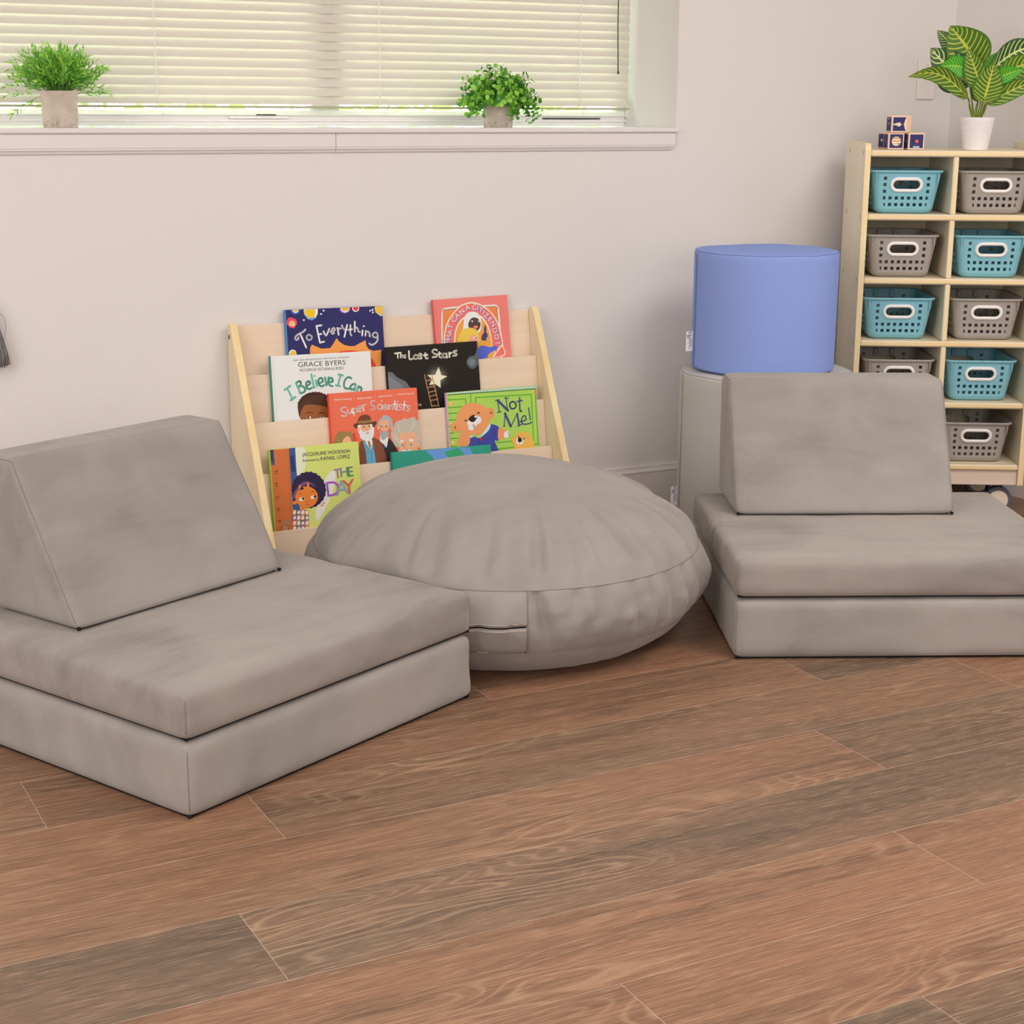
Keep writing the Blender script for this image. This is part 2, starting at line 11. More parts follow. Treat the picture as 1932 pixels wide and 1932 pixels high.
'super':{'name':'super','pan':3,'t':0.012,'ox':1.782,'top':0.0658,'rot':-0.0073,'w':0.269,'h':0.268,'items':[['t',(248,240,232),'Stephen Hawking',[-12086,24802],[-6885,24727],543,0],['t',(248,240,232),'Galileo Galilei',[-5084,24641],[-784,24673],543,0],['t',(248,240,232),'Albert Einstein',[1215,24787],[5615,24819],543,0],['t',(248,240,232),'Charles Darwin',[7413,25044],[12414,24981],543,0],['p',(248,240,232),0,[-5887,25046,-5887,24947,-5887,24947,-5887,24947,-5987,24946,-5987,24946,-6087,24945,-6087,24945,-6087,24945,-6087,25044,-6087,25044,-6088,25143,-6088,25143,-5988,25144,-5988,25144,-5888,25145,-5887,25046,-5887,25046]],['p',(248,240,232),0,[312,25091,312,25091,313,24992,313,24992,213,24991,213,24991,113,24990,113,25090,113,25090,113,25090,112,25189,112,25189,212,25189,212,25189,212,25189,312,25190,312,25190,312,25190]],['p',(248,240,232),0,[6612,25137,6613,25038,6613,25038,6613,25038,6513,25037,6513,25037,6413,25037,6413,25037,6412,25136,6412,25136,6412,25136,6412,25235,6512,25235,6512,25235,6512,25235,6612,25236,6612,25236,6612,25137]],['s',(248,240,232),344,1,1,[-8570,22608,-9270,22702,-10267,22284,-10163,21677,-9160,21288,-8655,20585,-9152,20171,-10254,20474]],['s',(248,240,232),344,1,1,[-8264,21903,-8158,21083,-7756,20789,-7259,21203]],['s',(248,240,232),344,1,1,[-7164,21911,-6856,20796]],['s',(248,240,232),344,1,1,[-6767,22310,-6352,20191]],['s',(248,240,232),344,1,1,[-6663,21702,-6266,22115,-5565,22021,-5460,21315,-6257,20899]],['s',(248,240,232),344,1,1,[-5264,21812,-4165,22032,-4370,22624,-4969,22521,-5265,21925,-4959,21220,-4160,21325]],['s',(248,240,232),344,1,1,[-3672,22940,-3359,21231]],['s',(248,240,232),344,1,1,[-3567,22333,-3172,22944,-2572,22949]],['s',(248,240,232),344,1,1,[121,23873,-679,23868,-1176,23468,-871,22763,-67,22260,38,21652,-860,21349,-1262,21643]],['s',(248,240,232),344,1,1,[2031,22572,1429,22780,932,22366,937,21758,1340,21365,1938,21567]],['s',(248,240,232),344,1,1,[2331,22574,2340,21372]],['s',(248,240,232),344,1,1,[2837,21772,3935,21992,3531,22583,3032,22381,2837,21772,3241,21167,3940,21384]],['s',(248,240,232),344,1,1,[4332,22391,4441,21175]],['s',(248,240,232),344,1,1,[4336,21882,4932,22395,5334,22101,5442,21084]],['s',(248,240,232),344,1,1,[6324,23523,6140,21400,6543,20894]],['s',(248,240,232),344,1,1,[5732,22500,7032,22510]],['s',(248,240,232),344,1,1,[6933,22311,6743,20895]],['s',(248,240,232),344,1,1,[8434,22223,7733,22317,7537,21806,8140,21414,8144,20806,7244,20800]],['s',(248,240,232),344,1,1,[9427,23135,8845,20614]],['s',(248,240,232),344,1,1,[8634,22125,9836,21922]],['s',(248,240,232),344,1,1,[10938,21633,10137,21726,10040,21329,10744,20825,10648,20316,9747,20408]],['p',(248,240,232),0,[2423,23593,2423,23593,2424,23494,2324,23493,2224,23493,2224,23493,2124,23492,2124,23492,2024,23590,2023,23689,2023,23689,2122,23789,2122,23789,2222,23790,2322,23790,2322,23790,2422,23791,2423,23692]],['p',(248,240,232),0,[7426,23220,7427,23121,7327,23120,7328,23021,7228,23020,7128,23019,7128,23019,7027,23118,7027,23118,7026,23217,7026,23316,7026,23316,7125,23415,7225,23416,7225,23416,7326,23318,7326,23318,7426,23220]],['p',(150,122,70),1,[-13288,11457,-13001,13171,-12610,14489,-11620,15811,-10321,16019,-9219,15730,-8119,15738,-7114,14939,-6702,13330,-6585,10997]],['p',(250,170,130),1,[-10587,11279,-10399,12992,-10005,13801,-8710,14517,-7802,13322,-7685,10989]],['p',(225,60,50),1,[-7214,14938,-6515,15141,-6202,13333,-6097,12627,-6897,12720]],['p',(52,42,46),0,[504,12562,1397,13587,3599,13292,5314,11183,6533,8675,7475,2826,1071,3388]],['p',(228,224,226),0,[994,13881,1700,13179,3197,13600,3700,13095,2921,10260,2114,11273,905,12367]],['p',(60,80,130),0,[2013,11371,2619,10569,2522,10059,2121,10255]],['p',(250,170,130),0,[4274,16733,4079,16025,3783,15415,3386,15016,2788,14813,2288,14810,1786,15103,1482,15610,1177,16216,1171,17022,1266,17730,1662,18327,2059,18740,2557,18941,3057,18945,3560,18652,3963,18145,4169,17440]],['p',(250,170,130),0,[1177,16216,1079,16003,1080,15805,881,15704,782,15605,682,15604,481,15702,380,15899,378,16097,377,16309,375,16507,474,16706,573,16805,673,16806,873,16808,974,16709,1074,16611,1176,16414]],['p',(250,170,130),0,[5180,15835,5182,15637,5083,15424,4984,15324,4785,15224,4685,15223,4584,15321,4483,15420,4382,15631,4380,15829,4378,16126,4477,16240,4576,16439,4776,16440,4876,16441,5077,16343,5177,16231,5179,16033]],['p',(165,164,166),1,[1083,15508,1789,14594,2286,15008,3087,14914,3489,14606,4084,15318,3695,13802,2204,12575,1300,13176]],['p',(170,172,178),1,[575,16508,864,18024,2058,18938,2354,19449,3153,19554,4558,18857,5270,17250,5178,16132,4477,16339,4371,17144,3863,18145,1663,18228,1169,17319,976,16412]],['p',(30,25,25),0,[1876,16419,1877,16320,1877,16320,1777,16220,1677,16219,1677,16219,1577,16318,1477,16317,1476,16416,1476,16416,1475,16515,1575,16516,1574,16615,1674,16615,1774,16616,1774,16616,1875,16518,1875,16518]],['p',(30,25,25),0,[3477,16332,3377,16232,3377,16218,3278,16118,3278,16118,3178,16117,3078,16117,3077,16216,2977,16229,2977,16328,3076,16428,3076,16428,3175,16527,3175,16527,3275,16528,3376,16430,3376,16430,3377,16331]],['s',(170,165,165),145,1,0,[1173,16810,1671,17025]],['s',(170,165,165),145,1,0,[3172,16923,3675,16531]],['s',(205,120,90),109,1,0,[2476,16423,2282,15616,2583,15519]],['p',(132,76,54),0,[-6734,4038,-5195,12421,-4101,13236,-703,13571,1611,11665,2950,6329,2973,3190]],['p',(100,165,195),0,[-4300,13036,-3394,12237,-2077,9927,-1292,12054,-652,6501,-730,3573,-3432,3751,-3576,9817]],['p',(232,222,210),0,[-3702,13352,-1500,13156,-1292,12054,-2077,9927,-3394,12237]],['p',(160,115,60),0,[-2797,12651,-2196,12542,-1886,11243,-2178,10124,-2587,11337]],['s',(45,70,95),91,0,0,[-3287,11332,-2077,9927,-1281,10541]],['s',(45,70,95),91,0,0,[-1877,9928,-1852,6591]],['p',(222,218,214),1,[-5631,17368,-5518,15559,-5111,14643,-5005,13837,-4200,13037,-3197,12648,-1898,12856,-1103,13569,-711,14576,-626,16698,-1333,17598,-4634,17687]],['p',(250,170,130),0,[-1625,16492,-1722,16082,-2019,15683,-2517,15369,-3016,15266,-3516,15262,-4017,15471,-4420,15864,-4723,16272,-4727,16767,-4630,17177,-4333,17576,-3835,17890,-3336,17993,-2836,17997,-2334,17703,-1931,17395,-1628,17001]],['p',(250,170,130),0,[-4922,16157,-4921,15959,-5019,15760,-5218,15561,-5318,15560,-5418,15559,-5619,15657,-5719,15755,-5721,15953,-5723,16264,-5725,16462,-5626,16661,-5527,16761,-5328,16861,-5227,16763,-5127,16764,-5025,16566,-4924,16369]],['p',(222,218,214),1,[-4926,16666,-4516,15255,-3117,15477,-1915,15175,-1125,16595,-719,15693,-1206,13964,-3197,12747,-4906,13937]],['p',(190,50,40),0,[-3514,15064,-2714,14971,-2014,15075,-2711,14660]],['p',(30,25,25),0,[-3527,16775,-3526,16676,-3526,16676,-3625,16577,-3725,16576,-3725,16576,-3825,16575,-3926,16674,-3926,16674,-3927,16773,-3928,16872,-3928,16886,-3828,16985,-3728,16986,-3628,16987,-3628,16987,-3528,16888,-3528,16874]],['p',(30,25,25),0,[-1827,16788,-1827,16788,-1926,16688,-1926,16688,-2025,16588,-2125,16588,-2226,16686,-2226,16686,-2227,16785,-2228,16884,-2228,16898,-2228,16997,-2128,16998,-2128,16998,-2028,16998,-1928,16999,-1828,17000,-1828,16887]],['s',(205,120,90),109,1,0,[-2927,16780,-3121,15972,-2720,15777]],['p',(118,64,42),1,[-5533,17567,-5342,18785,-4550,19908,-3052,20216,-1748,19716,-1239,18418,-1231,17400]],['p',(150,112,70),0,[-5435,17879,-5440,18586,-3139,18504,-1241,18715,-1135,17910,-3234,17697]],['p',(98,56,40),1,[-6733,17671,-6035,17874,-5434,17681,-3533,17582,-935,17912,264,18019,-28,17013,-924,16398,-1332,17499,-3631,17383,-5431,17370,-5725,16462,-6527,16853]],['p',(192,178,158),1,[4394,14005,5083,15424,5675,16546,6468,17556,7866,17778,8663,18279,9965,17991,11462,18398,12263,18206,12970,17306,13469,17409,13621,10339,12718,10643,6622,10089,5316,10985,4704,12607]],['p',(250,170,130),1,[6275,2917,6731,8874,6802,12820,7094,14025,8192,14245,9295,13843,10792,14264,12096,13764,12606,12354,12616,10939,13419,10549,13328,9332,12629,9228,11978,2449]],['s',(240,236,228),163,1,0,[6774,16653,7181,15750,6986,15042,7491,14339]],['s',(240,236,228),163,1,0,[11772,16986,11979,16083,10885,15268,10790,14462]],['s',(240,236,228),163,1,0,[5295,13813,5800,13110,6504,12606]],['s',(240,236,228),163,1,0,[5604,12599,6508,12111]],['s',(240,236,228),163,1,0,[12707,12156,13607,12262]],['p',(226,220,212),1,[6912,11506,7607,12119,8308,12025,8210,11713,7213,11409]],['p',(226,220,212),1,[9910,11825,10607,12240,11410,11836,11313,11439,10512,11532]],['p',(250,248,244),0,[8219,10610,8219,10511,8120,10397,8020,10397,7821,10296,7720,10395,7520,10393,7419,10491,7319,10604,7318,10703,7417,10802,7416,10901,7616,10903,7716,11003,7916,11004,8016,10906,8117,10807,8218,10709]],['p',(250,248,244),0,[10918,10630,10919,10517,10820,10417,10721,10317,10521,10316,10421,10315,10221,10314,10120,10412,10019,10524,10018,10623,10118,10723,10117,10822,10316,10923,10416,10923,10616,10925,10717,10826,10817,10827,10918,10729]],['p',(40,25,20),0,[8119,10609,8119,10510,8019,10496,7920,10396,7920,10396,7820,10395,7719,10494,7619,10507,7619,10606,7618,10705,7617,10804,7617,10804,7716,10904,7816,10904,7916,10905,8017,10807,8017,10807,8118,10708]],['p',(40,25,20),0,[10818,10629,10819,10516,10720,10416,10620,10416,10521,10316,10520,10415,10420,10414,10319,10513,10319,10526,10318,10625,10318,10725,10317,10824,10417,10824,10517,10825,10617,10826,10717,10826,10718,10727,10818,10728]],['s',(205,110,90),145,1,0,[8713,11321,8426,9594,8930,9088,9528,9304]],['p',(226,220,212),1,[7732,8782,8227,9394,9130,8991,10128,9309,10533,8605,9135,8382]]],'base':(252,108,80),'spine':(226,80,52)},
'notme':{'name':'notme','pan':3,'t':0.011,'ox':2.158,'top':0.0432,'rot':0.0034,'w':0.294,'h':0.245,'items':[['p',(182,202,180),0,[-15199,24700,14900,24400,14797,23495,-14502,23991]],['s',(62,120,40),289,0,0,[-14502,23892,14797,23495]],['s',(98,170,48),337,0,0,[-14407,22477,-8808,22260,-8814,20436]],['s',(98,170,48),337,0,0,[-14515,20158,-8815,20040]],['s',(98,170,48),337,0,0,[-14521,18447,-11421,18436]],['s',(98,170,48),337,0,0,[-14627,16524,-12327,16516]],['s',(98,170,48),337,0,0,[-14634,14502,-12434,14494]],['s',(98,170,48),337,0,0,[-14540,12691,-11640,12780]],['s',(98,170,48),337,0,0,[-14546,11065,-11946,11056]],['s',(98,170,48),337,0,0,[-7004,23258,-7211,21138]],['s',(98,170,48),337,0,0,[-5512,20934,-5607,22447,12991,21889,12842,7549]],['s',(98,170,48),337,0,0,[14396,23284,14341,7233]],['s',(98,170,48),337,0,0,[246,8596,5546,8578]],['s',(98,170,48),337,0,0,[-14654,8746,-12654,8739]],['s',(98,170,48),337,0,0,[839,6671,6740,6750]],['s',(98,170,48),337,0,0,[12940,6941,14641,7034]],['p',(240,170,85),0,[-12911,21157,-12912,20959,-13113,20762,-13313,20663,-13613,20565,-13813,20566,-14113,20666,-14312,20865,-14412,21063,-14411,21275,-14410,21572,-14209,21769,-14009,21868,-13709,21980,-13509,21979,-13209,21865,-13010,21666,-12910,21468]],['p',(252,205,130),0,[-13411,21371,-13411,21272,-13511,21159,-13612,21060,-13712,21061,-13912,21061,-14011,21161,-14111,21274,-14211,21373,-14210,21472,-14110,21571,-14110,21670,-14009,21769,-13809,21768,-13709,21768,-13609,21767,-13510,21668,-13410,21569]],['p',(240,170,85),0,[14294,22592,14293,22479,14193,22380,13993,22282,13893,22282,13693,22283,13593,22283,13393,22383,13394,22581,13294,22694,13394,22793,13495,22990,13595,23089,13795,23088,13895,23088,14095,22988,14195,22889,14294,22790]],['p',(252,205,130),0,[13894,22791,13894,22791,13894,22692,13794,22692,13694,22594,13594,22594,13594,22693,13494,22693,13494,22792,13395,22892,13495,22891,13495,22990,13595,22990,13695,23089,13695,23089,13795,22989,13895,22989,13895,22890]],['p',(240,170,85),0,[-12950,9744,-12951,9546,-13152,9349,-13352,9152,-13652,9153,-13852,9153,-14152,9253,-14351,9452,-14451,9650,-14450,9862,-14449,10159,-14248,10357,-14048,10455,-13747,10567,-13548,10467,-13248,10353,-13049,10254,-12950,9956]],['p',(252,205,130),0,[-13450,9958,-13450,9859,-13550,9746,-13651,9648,-13751,9648,-13951,9649,-14051,9649,-14150,9762,-14150,9861,-14249,10060,-14149,10158,-14149,10257,-13948,10356,-13848,10355,-13748,10355,-13649,10256,-13549,10156,-13449,10057]],['p',(240,170,85),0,[-13231,15402,-13232,15204,-13332,15105,-13532,15007,-13733,14909,-13833,14909,-14032,15009,-14232,15108,-14231,15306,-14331,15505,-14230,15618,-14130,15815,-14029,15914,-13829,15913,-13629,15913,-13430,15813,-13330,15713,-13231,15515]],['p',(252,205,130),0,[-13630,15615,-13631,15516,-13631,15403,-13731,15404,-13831,15305,-13931,15305,-14031,15405,-14131,15405,-14131,15518,-14130,15617,-14130,15716,-14030,15815,-14030,15815,-13930,15815,-13830,15814,-13730,15814,-13630,15714,-13630,15714]],['p',(247,150,96),0,[-11534,14392,-11437,13784,-11538,13275,-11840,12880,-12240,12683,-12641,12572,-13140,12686,-13539,12985,-13938,13495,-14136,13991,-14134,14500,-14032,15108,-13731,15503,-13330,15713,-12930,15811,-12430,15710,-12031,15398,-11733,14902]],['p',(247,150,96),0,[376,17590,375,17081,273,16473,-28,16163,-429,15868,-929,15869,-1329,16069,-1728,16381,-2026,16877,-2224,17387,-2222,17995,-2020,18503,-1719,18898,-1318,19109,-818,19107,-419,18993,-20,18596,279,18185]],['s',(90,50,35),193,1,0,[-13035,14298,-12435,14197]],['s',(90,50,35),193,1,0,[-12733,14693,-12637,13689]],['s',(90,50,35),193,1,0,[-1224,17483,-324,17480]],['s',(90,50,35),193,1,0,[-822,18089,-525,17183]],['p',(66,72,150),1,[-9865,5392,-8853,8924,-8047,10746,-6646,11038,-5248,10538,-3242,12243,-1435,14160,1262,13344,1555,11321,1048,9103,-152,9206,839,6572,1431,4349]],['p',(247,150,96),1,[-12329,15908,-11924,17519,-10717,19537,-8713,20747,-6412,20937,-4114,20321,-2318,19113,-1325,17285,-1231,15460,-1836,13949,-3542,12244,-5245,11344,-7543,11748,-9739,12972,-11639,13176,-12435,14296]],['p',(190,215,225),1,[-5247,10736,-3542,12244,-1435,14358,-1338,13353,-2543,11943,-5048,10537,-6646,11038,-8047,10746,-7844,11452]],['p',(248,244,240),0,[-5331,15488,-5232,14979,-5434,14569,-5835,14175,-6336,13865,-6937,13768,-7537,13770,-8136,13971,-8535,14283,-8733,14680,-8832,15090,-8630,15598,-8229,15894,-7728,16203,-7128,16399,-6528,16397,-5928,16197,-5529,15885]],['p',(248,244,240),0,[-4129,16078,-4130,15682,-4131,15272,-4332,14976,-4633,14779,-5033,14667,-5433,14668,-5833,14882,-6132,15180,-6330,15591,-6329,15987,-6328,16397,-6126,16792,-5826,17003,-5425,17101,-5026,17000,-4626,16787,-4327,16489]],['p',(45,32,30),1,[-8328,16305,-7125,17305,-5825,17300,-5327,16690,-6130,15689,-7031,15282,-7930,15794]],['p',(235,230,235),0,[-5426,16790,-5427,16691,-5527,16592,-5627,16592,-5827,16494,-5927,16494,-6127,16594,-6227,16693,-6326,16793,-6326,16906,-6326,17005,-6225,17104,-6125,17202,-5925,17202,-5725,17201,-5625,17101,-5526,17002,-5426,16903]],['p',(60,50,70),0,[-8829,15896,-8829,15896,-8930,15798,-9030,15699,-9130,15699,-9230,15700,-9430,15799,-9530,15800,-9529,15899,-9629,15998,-9529,16097,-9528,16196,-9328,16209,-9228,16209,-9128,16208,-8928,16208,-8829,16094,-8829,15995]],['p',(60,50,70),0,[-4523,17805,-4523,17706,-4623,17607,-4724,17594,-4924,17594,-5024,17595,-5123,17609,-5223,17708,-5323,17808,-5322,17907,-5322,17907,-5222,18005,-5122,18104,-5022,18104,-4822,18103,-4722,18004,-4622,18003,-4522,17904]],['p',(247,150,96),1,[-12153,8836,-12148,10463,-11141,12468,-9737,13778,-7834,14479,-6437,13767,-6740,12764,-8045,11354,-8352,9333,-9355,8431]],['p',(246,236,224),0,[-6235,14176,-6236,13865,-6237,13568,-6538,13371,-6839,13061,-7239,12963,-7639,12965,-8039,13065,-8339,13165,-8538,13477,-8537,13774,-8435,14085,-8234,14381,-7934,14578,-7533,14676,-7133,14674,-6734,14574,-6434,14474]],['s',(40,30,28),169,0,0,[-7034,14575,-6435,14276]],['s',(40,30,28),169,0,0,[-6936,13966,-6236,13865]],['s',(40,30,28),169,0,0,[-6838,13471,-6338,13370]],['p',(240,150,95),1,[1561,13032,3458,12121,4754,10900,4451,10095,3350,9802,1049,9499]],['p',(246,236,224),0,[4751,10193,4451,9996,4150,9799,3750,9701,3450,9801,3150,9901,2951,10199,2952,10510,2954,10906,3155,11217,3456,11513,3856,11709,4156,11708,4556,11707,4756,11508,4955,11310,5054,10899,4953,10602]],['s',(40,30,28),169,0,0,[4355,11213,4854,10999]],['s',(40,30,28),169,0,0,[4453,10703,4952,10390]],['p',(180,45,45),0,[-4049,10124,-4050,9926,-4150,9827,-4350,9715,-4551,9617,-4751,9617,-4850,9731,-5050,9830,-5149,10029,-5149,10227,-5148,10326,-4948,10537,-4847,10636,-4647,10635,-4447,10634,-4248,10535,-4148,10435,-4049,10223]],['s',(40,45,105),144,1,0,[-5348,10538,-5156,8105]],['s',(40,45,105),144,1,0,[-338,13237,-44,11525,-549,10112]],['p',(250,175,82),0,[6447,8773,6346,8476,6245,8279,6044,8067,5944,7969,5744,8068,5544,8168,5445,8380,5346,8579,5347,8876,5448,9187,5549,9384,5649,9582,5850,9694,6050,9680,6149,9580,6349,9382,6348,9084]],['p',(250,175,82),1,[6141,7162,6147,8873,6852,10497,8354,11086,9754,11081,11352,10383,12547,8851,12941,7139,12532,4609,6934,5137]],['p',(248,244,240),0,[9345,8254,9243,7858,8942,7562,8642,7351,8241,7254,7841,7255,7442,7455,7143,7668,6944,8064,6946,8474,7047,8771,7248,9081,7549,9377,7949,9475,8449,9374,8748,9274,9047,8976,9246,8566]],['p',(40,32,32),1,[7749,9377,8549,9374,8945,8468,8244,7961,7545,8373]],['p',(40,45,60),0,[8050,9687,8050,9673,8049,9574,7949,9475,7849,9475,7849,9475,7749,9575,7649,9575,7650,9674,7650,9787,7650,9886,7750,9886,7751,9985,7851,9985,7951,9984,7951,9984,8050,9885,8050,9786]],['p',(40,45,60),0,[9847,8974,9847,8861,9847,8762,9747,8762,9647,8762,9647,8762,9547,8763,9447,8862,9447,8862,9447,8975,9448,9074,9548,9173,9548,9173,9648,9271,9748,9271,9748,9172,9848,9172,9848,9073]],['s',(60,40,35),120,0,0,[8044,8061,8041,7254]],['s',(72,66,132),289,0,1,[1589,21221,1976,17472]],['s',(72,66,132),289,0,1,[4390,21607,4777,17674]],['s',(72,66,132),289,0,1,[888,21110,2189,21219]],['s',(72,66,132),289,0,1,[3990,21608,5290,21406]],['s',(72,66,132),289,0,1,[1276,17474,2577,17682]],['s',(72,66,132),722,0,1,[1688,21008,4877,17773]],['s',(72,66,132),409,1,1,[7682,19178,7480,18570,7079,18260,6478,18163,5979,18278,5681,18774,5582,19284,5684,19891,6185,20187,6686,20284,7185,20084,7584,19673,7682,19178]],['s',(72,66,132),409,1,1,[8989,21294,8876,17448,9476,17347]],['s',(72,66,132),409,1,1,[8085,20180,9786,20373]],['s',(72,66,132),289,0,1,[3875,17069,3262,13338]],['s',(72,66,132),289,0,1,[5561,13019,7873,16645]],['s',(72,66,132),289,0,1,[2962,13226,3562,13337]],['s',(72,66,132),289,0,1,[7760,12813,9062,13318]],['s',(72,66,132),722,0,1,[3774,16970,5461,13019]],['s',(72,66,132),530,0,1,[7873,16645,8261,13010]],['s',(72,66,132),361,1,1,[8665,14125,10666,14515,10470,15732,9670,15536,9166,14520,9662,13316,11862,13308]],['s',(72,66,132),337,0,1,[11778,18046,12166,14411]],['p',(72,66,132),0,[12563,13504,12562,13405,12462,13306,12362,13307,12262,13307,12162,13307,12062,13308,11962,13407,11963,13506,11963,13605,11963,13605,12063,13704,12064,13803,12164,13802,12364,13802,12464,13801,12463,13702,12563,13603]]],'base':(168,203,88),'spine':(205,160,185)},
